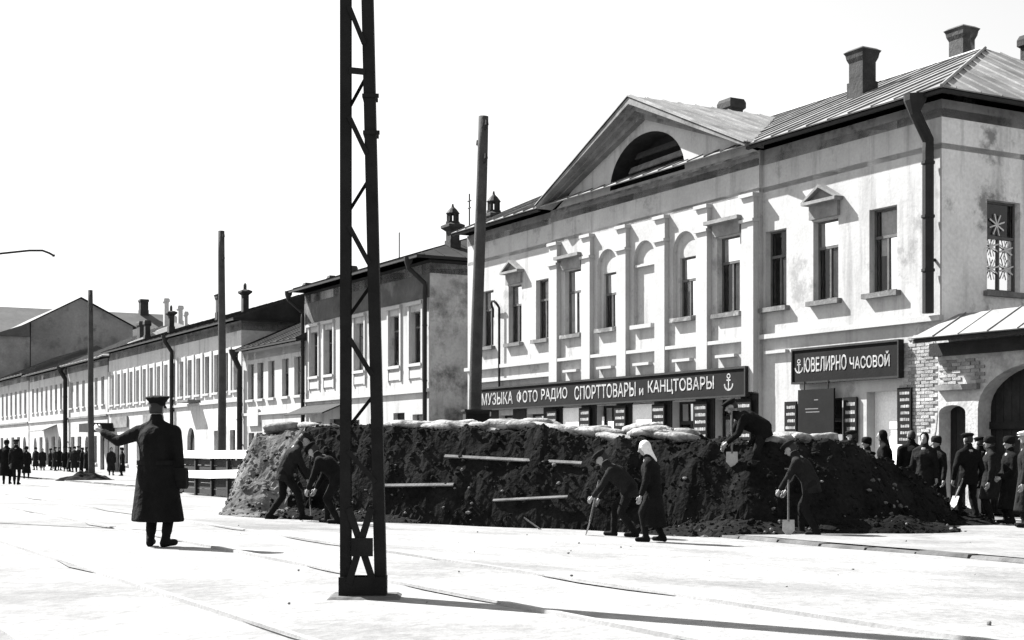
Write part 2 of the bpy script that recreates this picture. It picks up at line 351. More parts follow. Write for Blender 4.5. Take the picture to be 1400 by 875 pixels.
def chimney(parent, x, y, z0, z1, w, d, style='plain', m=None):
    mb = MB(); fl = .045*min(1, w/.8)
    mb.box(x-w/2, x+w/2, y-d/2, y+d/2, z0, z1-.35)
    mb.box(x-w/2-.04, x+w/2+.04, y-d/2-.04, y+d/2+.04, z0+.02, z0+.75*(z1-z0)*.6)
    if style == 'flared':
        mb.rings([[(x+sx*(w/2+o), y+sy*(d/2+o), z) for sx, sy in ((-1,-1),(1,-1),(1,1),(-1,1))] for o, z in ((0,z1-.38),(.05,z1-.26),(fl+.04,z1-.14),(fl+.08,z1-.07),(fl-.02,z1))])
    elif style == 'plain':
        mb.rings([[(x+sx*(w/2+o), y+sy*(d/2+o), z) for sx, sy in ((-1,-1),(1,-1),(1,1),(-1,1))] for o, z in ((0,z1-.36),(.07,z1-.30),(.07,z1-.12),(.02,z1))])
    else:
        mb.rings([[(x+sx*(w/2+o), y+sy*(d/2+o), z) for sx, sy in ((-1,-1),(1,-1),(1,1),(-1,1))] for o, z in ((0,z1-.36),(.16,z1-.22),(.16,z1-.12),(0,z1-.04))])
    mb.build('chimney', m or CHIM, parent)
    if style == 'lantern':
        c = MB(); h = .62; r = w*.42
        for a in range(6):
            an = math.pi/3*a; c.tube([(x+r*math.cos(an), y+r*math.sin(an), z1-.05), (x+r*math.cos(an), y+r*math.sin(an), z1+h*.55)], .065, 6)
        c.rings([[(x+q*math.cos(2*math.pi*j/12), y+q*math.sin(2*math.pi*j/12), z) for j in range(12)] for q, z in ((r+.05, z1+h*.5), (r+.1, z1+h*.58), (r*.85, z1+h*.85), (r*.3, z1+h), (.03, z1+h+.12))])
        c.rings([[(x+q*math.cos(2*math.pi*j/12), y+q*math.sin(2*math.pi*j/12), z) for j in range(12)] for q, z in ((r+.1, z1-.06), (r+.1, z1+.02), (r-.1, z1+.04))])
        c.build('chimney_cap', IRON, parent)
    elif style == 'arch':
        c = MB(); n = 10; r = w*.36
        pts = [(x+r, y, z1-.05)] + [(x+r*math.cos(math.pi*i/n), y, z1+.18+r*math.sin(math.pi*i/n)) for i in range(n+1)] + [(x-r, y, z1-.05)]
        c.tube(pts, w*.14, 8); c.build('chimney_cap', CHIM, parent)
def drainpipe(parent, x, ytop, y, z0, z1, r, name='drainpipe', m=None):
    mb = MB(); mb.tube([(x, ytop, z1+.02), (x, ytop, z1-.12), (x, ytop, z1-.38), (x, y, z1-.95), (x, y, z1-1.2), (x, y, z0)], [r*2.0, r*1.9, r, r, r, r], 10)
    mb.tube([(x, y-.25, z0+(z1-z0)*.25), (x, y, z0+(z1-z0)*.25)], r*.3, 6)
    for z in (z0+(z1-z0)*.2, z0+(z1-z0)*.45, z0+(z1-z0)*.7): mb.tube([(x, y, z-.03), (x, y, z+.03)], r*1.18, 10)
    return mb.build(name, m or IRON, parent, smooth=False)

def place(px, w, y):
    '''street coordinate s and height z of the point w metres behind the house fronts seen at pixel (px, y)'''
    k = (px-700)/F; s_ = (9.68+.8728*w - k*(32+.488*w))/(.488+.8728*k); D = 32+.8728*s_+.488*w
    return s_, CAMZ+(HOR-y)*D/F, D
def chim(roof, s0, px, w, ytop, wpx, style, zb, m=None, wall_t=0.0):
    s_, z, D = place(px, w, ytop); wid = wpx*D/F*.74; 
    z1 = z-.62 if style == 'lantern' else z-.6*wid if style == 'arch' else z
    chimney(roof, s_-s0, -w-wall_t, zb, z1, wid, wid*.9, style, m)
# ------------------------------------------------------------------ main house
A = thing('merchant_house', 'large white two-storey house with pediment, half-round attic window and shop signs', 'building', S(0,0), ROT)
LA = 23.2; A0 = -0.1; EAVE = 9.38; FR = 8.28
RI0, RI1, RO = 6.2, 16.95, 0.12                        # projecting middle section
pil = [6.5 + 2.02*i for i in range(6)]; bays = [(pil[i]+pil[i+1])/2 for i in range(5)]
# upper windows of the flanks
WR = [(1.75,.46),(3.75,.46),(5.66,.42)]; WL = [(17.75,.42),(19.62,.46),(21.65,.46)]
up = [(c-h, c+h, 5.22, 7.22) for c, h in WR+WL]
gr_r = [(3.15, 4.45, 0.6, 2.75), (1.15, 2.30, 0.05, 2.85)]
gr_l = [(17.6, 18.8, 0.7, 2.7), (19.7, 20.8, 0.7, 2.7), (21.3, 22.3, .7, 2.7)]
wm = MB()
wall_grid(wm, fac, A0, RI0, 0, 9.2, up[:3]+gr_r, 0, .34); wall_grid(wm, fac, RI1, LA, 0, 9.2, up[3:]+gr_l, 0, .34)
nich = [(bays[i]-.56, bays[i]+.56, 5.2, 7.15+.56) for i in (1,2,3)]
outer = [(bays[i]-.5, bays[i]+.5, 5.22, 7.3) for i in (0,4)]
gm = [(b-.58, b+.58, .1 if i in (1,3) else .55, 2.85) for i, b in enumerate(bays)]
wall_grid(wm, fac, RI0, RI1, 0, 9.2, nich+outer+gm, RO, .36)
for a in (RI0, RI1): wm.add([fac(a,0,0), fac(a,0,RO), fac(a,9.2,RO), fac(a,9.2,0)], [(0,1,2,3)])
for (a0, a1, z0, z1) in nich:
    c = (a0+a1)/2; r = .56; n = 14; arc = [(c+r*math.cos(math.pi*i/n), 7.15+r*math.sin(math.pi*i/n)) for i in range(n+1)]
    for i in range(n):                                  # spandrels and the curved soffit
        (p, q) = arc[i], arc[i+1]
        wm.add([fac(p[0],p[1],RO), fac(q[0],q[1],RO), fac(q[0],z1,RO), fac(p[0],z1,RO)], [(0,1,2,3)])
        wm.add([fac(p[0],p[1],RO), fac(q[0],q[1],RO), fac(q[0],q[1],RO-.13), fac(p[0],p[1],RO-.13)], [(0,1,2,3)])
    blind = abs(c-bays[2]) < .01
    wall_grid(wm, fac, a0, a1, z0, z1, [] if blind else [(c-.40, c+.40, 5.26, 6.98)], RO-.13, .25)
# right end wall and the back, floor
def side(a, z, out): return (A0-out, -a, z)
wm.add([(LA,0,0),(LA,-12,0),(LA,-12,9.2),(LA,0,9.2)], [(0,1,2,3)]); wm.add([(A0,-12,0),(LA,-12,0),(LA,-12,9.2),(A0,-12,9.2)], [(0,1,2,3)])
wm.build('wall', PL, A, fix=False)
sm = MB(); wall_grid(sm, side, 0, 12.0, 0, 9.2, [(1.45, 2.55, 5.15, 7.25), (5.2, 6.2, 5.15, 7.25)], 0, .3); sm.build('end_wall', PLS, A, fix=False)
edges_ = [RI0+.02] + [v for g in gm for v in g[:2]] + [RI1-.02]
for q in range(0, len(edges_), 2):
    pm = MB(); abox(pm, fac, edges_[q], edges_[q+1], .3, 2.96, RO, RO+.04)
    for zz in (.45, 1.7): abox(pm, fac, edges_[q]+.08, edges_[q+1]-.08, zz, zz+1.1, RO+.04, RO+.055)
    pm.build('shopfront_panel', WOODD, A)
edges_ = [RI1+.02] + [v for g in gr_l for v in g[:2]] + [LA-.6]
for q in range(0, len(edges_), 2):
    pm = MB(); abox(pm, fac, edges_[q], edges_[q+1], .3, 2.96, 0, .04); pm.build('shopfront_panel', WOODD, A)
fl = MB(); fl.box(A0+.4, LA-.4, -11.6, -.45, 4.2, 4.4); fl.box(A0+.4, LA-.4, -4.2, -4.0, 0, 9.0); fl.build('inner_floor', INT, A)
# frieze line, cornice
m = MB(); sweep(m, [(LA+.02, 0), (RI1, 0)], [(0, FR), (.07, FR+.02), (.09, FR+.11), (0, FR+.13)]); sweep(m, [(RI0, 0), (A0, 0), (A0, -12)], [(0, FR), (.07, FR+.02), (.09, FR+.11), (0, FR+.13)])
sweep(m, [(RI1+.0, RO), (RI0-.0, RO)], [(0, FR), (.08, FR+.02), (.10, FR+.11), (0, FR+.13)])
m.build('frieze_moulding', PLF, A)
m = MB(); cp = [(0, 9.0), (.12, 9.03), (.16, 9.12), (.30, 9.15), (.36, 9.2), (.56, 9.22), (.60, 9.33), (.60, EAVE), (0, EAVE+.02)]
sweep(m, [(LA+.05, 0), (RI1+.04, 0), (RI1+.04, RO), (RI0-.04, RO), (RI0-.04, 0), (A0, 0), (A0, -12)], cp)
m.build('cornice', CORN, A)
m = MB(); sweep(m, [(LA+.05, .60), (RI1+.04, .60)], [(0, EAVE-.02), (.10, EAVE-.02), (.12, EAVE+.09), (0, EAVE+.05)]); m.build('gutter', IRON, A); m = MB(); sweep(m, [(RI0-.04, .6), (A0-.60, .60), (A0-.6, -12)], [(0, EAVE-.02), (.10, EAVE-.02), (.12, EAVE+.10), (0, EAVE+.05)])
m.build('gutter', IRON, A)
# pilasters
for p in pil:
    m = MB(); abox(m, fac, p-.25, p+.25, 3.0, 7.52, RO-.0, RO+.16); abox(m, fac, p-.29, p+.29, 7.52, 7.60, RO, RO+.22); abox(m, fac, p-.25, p+.25, 7.60, 8.18, RO, RO+.15); abox(m, fac, p-.30, p+.30, 8.18, FR-.003, RO, RO+.22)
    m.build('pilaster', PLF, A)
for i in range(5):
    a0, a1 = pil[i]+.25, pil[i+1]-.25
    m = MB(); abox(m, fac, a0, a1, 4.36, 4.46, RO, RO+.15); m.build('string_course', PLF, A); m = MB(); abox(m, fac, (a0+a1)/2-.42, (a0+a1)/2+.42, 3.98, 4.06, RO, RO+.14); m.build('lintel_ledge', PLF, A)
m = MB()
abox(m, fac, A0-.05, RI0, 4.38, 4.50, -.01, .14); m.build('belt_course', PLF, A)
for a_ in ((RI1, LA+.03, 4.38, 4.50, -.01, .14), (RI1+.1, LA-.5, 3.92, 4.0, 0, .12), (5.15, 6.0, 3.98, 4.06, 0, .12)): m = MB(); abox(m, fac, *a_); m.build('belt_course', PLF, A)
# flank windows
cur = [1, 3, 3, 1, 2, 1]
for i, (c, h) in enumerate(WR+WL):
    def hood(w):
        m = MB(); abox(m, fac, c-.62, c+.62, 7.62, 7.70, 0, .28); abox(m, fac, c-.52, c+.52, 7.26, 7.62, 0, .10)
        m.prism([(c-.62, 7.703), (c+.62, 7.703), (c, 8.02)], 0, .10, lambda a, b, d: fac(a, b, d)); 
        for s_ in (-1, 1):
            m.prism([(c+s_*.66, 7.70), (c+s_*.56, 7.70), (c, 8.0), (c, 8.08)], 0, .26, lambda a, b, d: fac(a, b, d))
        m.build('hood', HOOD, w)
    window(A, fac, c-h, c+h, 5.22, 7.22, -.17, .66, True, .16, cur[i], hood if i in (1, 4) else None, sillm=SILL)
# middle windows
for i, b in enumerate(bays):
    if i in (0, 4):
        def hood(w):
            m = MB(); abox(m, fac, b-.74, b+.74, 7.66, 7.76, RO, RO+.30); abox(m, fac, b-.60, b+.60, 7.32, 7.66, RO, RO+.10); m.build('hood', HOOD, w)
        window(A, fac, b-.5, b+.5, 5.22, 7.3, RO-.17, .66, True, RO+.14, 3 if i == 0 else 1, hood, sillm=SILL)
    elif i != 2:
        window(A, fac, b-.40, b+.40, 5.26, 6.98, RO-.22, .62, True, RO+.16, 1 if i == 1 else 3, sillm=SILL)
    else:
        m = MB(); abox(m, fac, b-.55, b+.55, 5.08, 5.2, RO-.13, RO+.15); m.build('blind_window_ledge', PLF, A); m = MB(); abox(m, fac, b-.5, b+.5, 6.95, 7.03, RO-.13, RO-.02); m.build('blind_window_ledge', PLF, A)
for a0, a1 in ((1.45, 2.55), (5.2, 6.2)):
    w = window(A, side, a0, a1, 5.15, 7.25, -.16, .60, True, .12, 0, None, None, .05, mat('rotten_sill', .08, .16, 3, .5, 14))
    tp = MB(); 
    for (ca, cz, rr) in (((a0+a1)/2-.05, 6.72, .26), (a0+.32, 6.2, .24), (a1-.3, 6.15, .24), (a0+.32, 5.68, .26), (a1-.3, 5.7, .26)):
        for q in range(4):
            an = q*math.pi/4 + .3; d = Vector((math.cos(an), math.sin(an)))*rr; nn = Vector((-d.y, d.x)).normalized()*.018
            e = [(ca-d.x-nn.x, cz-d.y-nn.y), (ca+d.x-nn.x, cz+d.y-nn.y), (ca+d.x+nn.x, cz+d.y+nn.y), (ca-d.x+nn.x, cz-d.y+nn.y)]
            tp.add([side(x, z, -.15-q*.002) for x, z in e], [(0,1,2,3)])
    tp.build('paper_strips', mat('paper_strip', .35, .6, 6, 0), w, fix=False)
# shop fronts
for i, (a0, a1, z0, z1) in enumerate(gm):
    w = window(A, fac, a0, a1, z0, z1, RO-.25, .78, True, False, 0, None, WOODD, .07)
    if i in (2, 4): p = MB(); p.box(a0+.02, a1-.02, RO+.005, RO+.03, z0, z1-.02); p.build('roller_shutter', BLIND, w)
    if i == 3:
        p = MB(); p.box(a0+.04, (a0+a1)/2-.1, RO+.005, RO+.03, z0, 2.35); p.build('roller_shutter', BLIND, w); p = MB(); p.box((a0+a1)/2+.14, (a0+a1)/2+.24, RO+.005, RO+.03, z0, 2.5); p.build('roller_shutter', BLIND, w)
    if i == 0: p = MB(); p.box(a0+.04, a0+.55, RO-.19, RO-.17, z0, 2.4); p.build('roller_shutter', BLIND, w)
for (a0, a1, z0, z1) in gr_l:
    w = window(A, fac, a0, a1, z0, z1, -.25, .75, True, False, 0, None, WOODD, .07)
    p = MB(); p.box(a0+.4, a1-.1, -.2, -.18, z0+.1, z1-.9); p.build('blind', BLIND, w)
w = window(A, fac, *gr_r[0], -.25, .75, True, .1, 0, None, WOODD, .07)
a0, a1, z0, z1 = gr_r[1]
m = MB(); m.box(a0, a1, -.33, -.27, z0, z1); 
for zz in (.2, 1.05, 1.9): m.box(a0+.15, a1-.15, -.27, -.255, zz+.05, zz+.72)
d = m.build('door', WHITE, A); m = MB(); m.tube([(a0+.18, -.25, 1.05), (a0+.18, -.19, 1.05), (a0+.30, -.19, 1.05)], .018, 6); m.build('handle', IRON, d)
m = MB(); abox(m, fac, A0, 1.0, 0, .55, 0, .08); abox(m, fac, 2.45, RI0, 0, .55, 0, .08); m.build('plinth', mat('plinth_stone', .2, .35, 1.5, .4, 10), A)
# roof: ridge along the street, hip at the right end
EV = EAVE+.06; RZ, RT = 12.35, -5.9; hs = 4.0
EL, ER, EB, EF = LA+.1, A0-.62, -12.5, .64
rm = MB(); rm.add([(EL,EF,EV),(ER,EF,EV),(hs,RT,RZ),(EL,RT,RZ),(ER,EB,EV),(EL,EB,EV)], [(0,1,2,3),(1,4,2),(4,5,3,2),(5,0,3)])
roof = rm.build('roof', ROOFD, A)
sheets(roof, [(EL,EF,EV),(ER,EF,EV),(hs,RT,RZ),(EL,RT,RZ)], (1,0,0), .72, ROOF)
sheets(roof, [(ER,EF,EV),(ER,EB,EV),(hs,RT,RZ)], (0,1,0), .72, ROOF)
m = MB(); m.tube([(ER,EF,EV+.04),(hs,RT,RZ+.05)], .05, 6); m.tube([(hs,RT,RZ+.05),(EL,RT,RZ+.05)], .05, 6); m.build('ridge_cap', ROOF, roof)
# pediment with half-round window
PC, PW, PZ = (RI0+RI1)/2-.12, (RI1-RI0)/2-.15, 11.68; PB = EAVE; LR, LH, LZ = 1.95, 1.42, EAVE+.1; LC = PC-.0
slope = (PZ-PB)/PW
def rake(a): return PZ - slope*abs(a-PC)
m = MB(); n = 48; xs = sorted(set([PC-PW+2*PW*i/n for i in range(n+1)] + [LC+LR*math.cos(math.pi*i/20) for i in range(21)]))
rv = MB()
def lun(a): 
    q = 1-((a-LC)/LR)**2; return LZ + LH*math.sqrt(q) if q > 1e-9 else None
for a, b in zip(xs, xs[1:]):
    la = lun(a) if abs((a+b)/2-LC) < LR else None; lb = lun(b) if abs((a+b)/2-LC) < LR else None
    inside = abs((a+b)/2-LC) < LR
    za, zb = ((la or LZ), (lb or LZ)) if inside else (PB-.05, PB-.05)
    m.add([fac(a,za,RO), fac(b,zb,RO), fac(b,rake(b),RO), fac(a,rake(a),RO)], [(0,1,2,3)])
    if inside:
        rv.add([fac(a,za,RO-.003), fac(b,zb,RO-.003), fac(b,zb,RO-.8), fac(a,za,RO-.8)], [(0,1,2,3)])
        m.add([fac(a,PB-.05,RO), fac(b,PB-.05,RO), fac(b,LZ,RO), fac(a,LZ,RO)], [(0,1,2,3)])
m.add([fac(LC-LR,LZ,RO), fac(LC+LR,LZ,RO), fac(LC+LR,LZ,RO-.8), fac(LC-LR,LZ,RO-.8)], [(0,1,2,3)])
ped = m.build('pediment', PL, A, fix=False)
rv.build('lunette_reveal', WOODD, ped, fix=False)  # dark wood colour stands in for shade on the pale reveal
m = MB(); m.box(LC-LR, LC+LR, RO-.86, RO-.80, LZ-.05, LZ+LH); m.build('attic_boarding', WOODD, ped)
for i, (zz, x0, x1, tl) in enumerate(((.22, -1.75, 1.75, 0), (.62, -1.7, 1.5, .03), (.98, -1.2, 1.15, .02))):
    M_ = Matrix.Translation((LC, RO-.45, LZ+zz)) @ Matrix.Rotation(tl, 4, 'Y') @ Matrix.Rotation(.5, 4, 'X')
    b_ = MB(); b_.box(x0, x1, -.02, .02, -.11, .11, M_); b_.build('plank', WOODL if i == 1 else CHIM, ped)
for sg in (-1, 1):
    m = MB(); e = PC + sg*(PW+.22); ze = rake(e)+.0
    for (o0, o1, d0, d1) in ((0, .22, -.50, -.30), (0, .40, -.297, -.12), (0, .64, -.117, .08)):
        m.prism([(PC, PZ+d0+.12), (PC, PZ+d1+.12), (e, ze+d1+.12), (e, ze+d0+.12)], RO+o0, RO+o1, lambda a, b, d: fac(a, max(b, EAVE+.03), d))
    m.build('raking_cornice', CORN, ped)
    back = -(PZ-EV)/((RZ-EV)/(EF-RT)) + EF - .05
    q = [(PC, RO+.68, PZ+.22), (PC, back-.35, PZ+.22), (e, EF+.0, EV+.03), (e, RO+.68, ze+.22)]
    q = [(PC, RO+.68, PZ+.22), (e, RO+.68, ze+.22), (e, EF-.2, ze+.22), (PC, back-.35, PZ+.22)]
    base = MB(); base.add(q, [(0,1,2,3)]); base.build('pediment_roof', ROOFD, roof)
    sheets(roof, q, (0,1,0), .62, ROOF)
chim(roof, 0, 1179, 3.5, 68, 36, 'flared', 10.9); chim(roof, 0, 1315, 7.0, 38, 34, 'flared', 11.2, mat('chimney_mottled', .03, .08, 2.5, .5, 14, stain=.7, stain_col=.3, stain_scale=.9))  # second chimney: dark brick with pale patches
chim(roof, 0, 1000, 5.0, 137, 32, 'plain', 11.4); chim(roof, 0, 1414, 9.0, 48, 36, 'plain', 10.6); chim(roof, 0, 675, .9, 266, 20, 'lantern', 9.5)
drainpipe(A, .10, .62, .22, 4.55, EAVE+.05, .13)
m = MB(); m.tube([(20.55, .12, 3.7), (20.55, .12, 6.5)] + [(20.78-.23*math.cos(math.pi*i/8), .12+.14*math.sin(math.pi*i/8), 6.5+.26*math.sin(math.pi*i/8)) for i in range(1, 9)] + [(21.01, .12, 6.2)], .045, 8); m.build('bent_pipe', IRON, A)
# exposed brick at the foot of the right corner
bm_ = MB(); bm_.box(-.125, .125, -.03, .03, -.033, .033); bme = bm_.mesh('brick', BRICK)
m = MB(); pts = []
for i in range(26): 
    an = 2*math.pi*i/26; rr = 1 + .22*noise.noise(Vector((math.cos(an)*1.7, math.sin(an)*1.7, 2)))
    pts.append((.52+.58*rr*math.cos(an), 2.9+1.45*rr*math.sin(an)))
pts = [(max(a, A0+.01), min(b, 4.36)) for a, b in pts]
m.prism(pts, .003, .012, lambda a, b, d: fac(a, b, d)); patch = m.build('brick_patch', MORT, A)
for r in range(40):
    z = 1.5 + r*.079
    for c in range(7):
        a = -.02 + c*.27 + (r % 2)*.135; q = ((a-.52)/.55)**2 + ((z-2.9)/1.35)**2 + .5*noise.noise(Vector((a*2, z*2, 8)))
        if q < .92 and z < 4.3 and a > A0+.14 and not (a < 1.3 and a > 1.0 and z < 2.9):
            o = link('brick', bme, patch); o.location = (a, .0 + random.uniform(-.004, .012), z); o.rotation_euler = (0, random.uniform(-.02,.02), random.uniform(-.03,.03))

# ------------------------------------------------------------------ gateway wall right of the house
G = thing('gateway', 'brick and plaster gateway with wide arch and sloping canopy beside the white house', 'gateway', S(0,0), ROT)
GO = .14; GX0, GX1, GZ = -9.0, A0-.03, 4.05; AC, AR, AS, AH = -3.0, 1.72, 2.35, .95
m = MB(); dr = (-.93, -.15, 0, 2.45)
wall_grid(m, fac, GX0, GX1, 0, GZ, [dr, (AC-AR, AC+AR, 0, AS+AH)], GO, .5)
n = 20; arc = [(AC+AR*math.cos(math.pi*i/n), AS+AH*math.sin(math.pi*i/n)) for i in range(n+1)]
for p, q in zip(arc, arc[1:]):
    m.add([fac(p[0],p[1],GO), fac(q[0],q[1],GO), fac(q[0],AS+AH,GO), fac(p[0],AS+AH,GO)], [(0,1,2,3)]); m.add([fac(p[0],p[1],GO), fac(q[0],q[1],GO), fac(q[0],q[1],GO-.5), fac(p[0],p[1],GO-.5)], [(0,1,2,3)])
dc = (dr[0]+dr[1])/2; dw = (dr[1]-dr[0])/2
da = [(dc+dw*math.cos(math.pi*i/10), 2.28+.17*math.sin(math.pi*i/10)) for i in range(11)]
for p, q in zip(da, da[1:]): m.add([fac(p[0],p[1],GO), fac(q[0],q[1],GO), fac(q[0],2.45,GO), fac(p[0],2.45,GO)], [(0,1,2,3)]); m.add([fac(p[0],p[1],GO), fac(q[0],q[1],GO), fac(q[0],q[1],GO-.5), fac(p[0],p[1],GO-.5)], [(0,1,2,3)])
m.add([fac(GX1,0,GO),fac(GX1,GZ,GO),fac(GX1,GZ,GO-.5),fac(GX1,0,GO-.5)], [(0,1,2,3)]); m.add([fac(GX0,GZ,GO),fac(GX1,GZ,GO),fac(GX1,GZ,GO-.5),fac(GX0,GZ,GO-.5)], [(0,1,2,3)])
m.add([fac(GX0,0,GO-.5),fac(AC-AR,0,GO-.5),fac(AC-AR,GZ,GO-.5),fac(GX0,GZ,GO-.5)], [(0,1,2,3)])
gw = m.build('wall', MORT, G, fix=False)
x = dr[0]+.02
while x < dr[1]-.03:
    w_ = min(.19, dr[1]-.02-x); b_ = MB(); b_.box(x+.004, x+w_-.004, GO-.40, GO-.35, .02, 2.44); b_.build('door_plank', WOODD, G); x += w_
x = AC-AR
while x < AC+AR-.03:
    w_ = min(.22, AC+AR-x); b_ = MB(); b_.box(x+.006, x+w_-.006, GO-.46+random.uniform(-.01,.01), GO-.40, .05, AS+AH); b_.build('added_gate_plank', WOODD, G); x += w_  # plank leaves added to keep the archway dark
m = MB(); m.box(AC-AR+.02, AC+AR-.02, GO-.398, GO-.34, 1.9, 2.06); m.box(AC-AR+.02, AC+AR-.02, GO-.398, GO-.34, .4, .56); m.build('added_gate_rail', WOODD, G)
m = MB(); m.box(-1.35, -.14, GO, GO+.12, 2.78, 2.9); m.build('ledge', CORN, G)
m = MB(); m.add([(GX0,GO+.62,3.92),(.03,GO+.62,3.92),(-.42,GO-.35,4.48),(GX0,GO-.35,4.48),(GX0,GO+.62,3.84),(.03,GO+.62,3.84),(-.42,GO-.35,4.40),(GX0,GO-.35,4.40)], [(0,1,2,3),(4,5,6,7),(0,1,5,4),(1,2,6,5),(2,3,7,6),(3,0,4,7)])
can = m.build('canopy', WOODD, G); sheets(can, [(GX0,GO+.66,3.925),(.05,GO+.66,3.925),(-.40,GO-.37,4.49),(GX0,GO-.37,4.49)], (1,0,0), .75, mat('canopy_sheet', .13, .22, 1.5, .3, 8, rough=.7, rand=.12), 'canopy_sheet', .02, .025)
m = MB(); m.box(GX0, -.05, GO, GO+.2, 3.55, 3.84); m.build('canopy_beam', WOODD, G)
for r in range(30):
    z = 2.95 + r*.079
    if z > 3.5: break
    for c in range(14):
        a = -.28 - c*.27 - (r % 2)*.135
        if noise.noise(Vector((a*1.5, z*2, 18))) > -.05 and a > -2.4 and not (((a-AC)/(AR+.2))**2 + ((z-AS)/(AH+.12))**2 < 1):
            o = link('brick', bme, gw); o.location = (a, GO+random.uniform(-.012, .004), z); o.rotation_euler = (0, random.uniform(-.02,.02), random.uniform(-.03,.03))

# ------------------------------------------------------------------ signs
def text_mesh(body, m, parent, name, x0, x1, z, h, out, mirror=True):
    cu = bpy.data.curves.new(name, 'FONT'); cu.body = body; cu.size = 1.0; cu.extrude = 0.0; cu.offset = 0
    ob = bpy.data.objects.new(name, cu); COL.objects.link(ob); dg = bpy.context.evaluated_depsgraph_get(); dg.update()
    me = bpy.data.meshes.new_from_object(ob.evaluated_get(dg)); bpy.data.objects.remove(ob)
    xs = [v.co.x for v in me.vertices]; ys = [v.co.y for v in me.vertices]; a, b = min(xs), max(xs); c, d = min(ys), max(ys)
    for v in me.vertices:
        f = (v.co.x-a)/(b-a); g = (v.co.y-c)/(d-c)
        v.co = (x0 + (x1-x0)*f, out, z + h*g)
    bm = bmesh.new()
    for q, (dx, dz) in enumerate(((0, 0), (.008, 0), (-.008, 0), (0, .007), (0, -.007))):
        b0 = len(bm.verts); bm.from_mesh(me); bm.verts.ensure_lookup_table()
        for v in bm.verts[b0:]: v.co += Vector((dx, q*.0012, dz))
    bm.to_mesh(me); bm.free()
    me.materials.clear(); me.materials.append(m); me.name = name
    return link(name, me, parent)
def emblem(parent, x, z, r, out):
    m = MB(); n = 14
    def strip(pts, w):
        o = len(m.v)
        for i, p in enumerate(pts):
            q = Vector(pts[min(i+1, len(pts)-1)]) - Vector(pts[max(i-1, 0)]); nn = Vector((-q.y, q.x)).normalized()*w
            m.v += [(p[0]+nn.x, out, p[1]+nn.y), (p[0]-nn.x, out, p[1]-nn.y)]
        for i in range(len(pts)-1): m.f.append((o+2*i, o+2*i+1, o+2*i+3, o+2*i+2))
    strip([(x+r*.3*math.cos(2*math.pi*i/n), z+r*.75+r*.25*math.sin(2*math.pi*i/n)) for i in range(n+1)], r*.08)
    strip([(x, z+r*.5), (x, z-r*.9)], r*.09); strip([(x-r*.4, z+r*.25), (x+r*.4, z+r*.25)], r*.08)
    strip([(x+r*.8*math.cos(math.pi+math.pi*i/n), z-r*.2+r*.75*math.sin(math.pi+math.pi*i/n)) for i in range(n+1)], r*.12)
    m.build('emblem', LETTER, parent, fix=False)
sg = thing('long_shop_sign', 'very long dark shop sign with white lettering across the middle of the white house', 'sign', S(14.4,.37,2.93), ROT)
m = MB(); m.box(-7.9, 7.9, -.12, -.02, 0, .70); b_ = m.build('board', SIGN, sg)
m = MB(); m.box(-7.95, 7.95, -.14, .02, .70, .76); m.box(-7.95, 7.95, -.14, .02, -.05, 0); m.box(-7.95, -7.9, -.14, .02, 0, .70); m.box(7.9, 7.95, -.14, .02, 0, .70); m.build('frame', IRON, sg)
m = MB()
for x in (-7, -3.5, 0, 3.5, 7): m.box(x-.03, x+.03, -.34, -.12, .3, .36)
m.build('bracket', IRON, sg)
# words run from the far (left in view) end to the near end: local x is reversed
words = [('МУЗЫКА', 7.0, 4.75), ('ФОТО', 4.45, 3.05), ('РАДИО', 2.8, 1.15), ('СПОРТТОВАРЫ', .7, -2.75), ('и', -2.95, -3.15), ('КАНЦТОВАРЫ', -3.4, -6.55)]
for w_, x0, x1 in words: text_mesh(w_, LETTER, sg, 'lettering', x0, x1, .14 if w_ != 'и' else .16, .42 if w_ != 'и' else .2, -.012)
emblem(sg, 7.45, .36, .2, -.012); emblem(sg, -7.2, .36, .22, -.012)
sg2 = thing('jeweller_sign', 'dark signboard with white lettering beside the bare brick corner', 'sign', S(2.92,.20,3.18), ROT)
m = MB(); m.box(-1.85, 1.85, -.14, -.02, 0, .80); m.build('board', SIGN, sg2)
m = MB(); m.box(-1.89, 1.89, -.16, .015, .80, .85); m.box(-1.89, 1.89, -.16, .015, -.05, 0); m.box(-1.89, -1.85, -.16, .015, 0, .8); m.box(1.85, 1.89, -.16, .015, 0, .8); m.build('frame', IRON, sg2)
text_mesh('ЮВЕЛИРНО', LETTER, sg2, 'lettering', 1.42, -.12, .24, .36, -.012); text_mesh('ЧАСОВОЙ', LETTER, sg2, 'lettering', -.24, -1.58, .24, .36, -.012)
emblem(sg2, 1.62, .4, .17, -.012)
hb = thing('hanging_board', 'plain dark board hung on two rods below the short dark sign', 'sign', S(3.82,.27,1.85), ROT)
m = MB(); m.box(-.66, .66, -.05, 0, 0, 1.12); m.build('board', SIGN, hb); m = MB(); 
for x in (-.42, .45): m.tube([(x, -.03, 1.1), (x, -.03, 1.33)], .018, 6)
m.build('rod', IRON, hb); m = MB()
for z, x0, x1 in ((.62, -.1, .38), (.54, -.15, .36), (.84, -.1, .05)): m.add([(x0,.004,z),(x1,.004,z),(x1,.004,z+.025),(x0,.004,z+.025)], [(0,1,2,3)])
tag(m.build('print', mat('faded_print', .1, .16, 5, 0), hb, fix=False), kind='stuff')
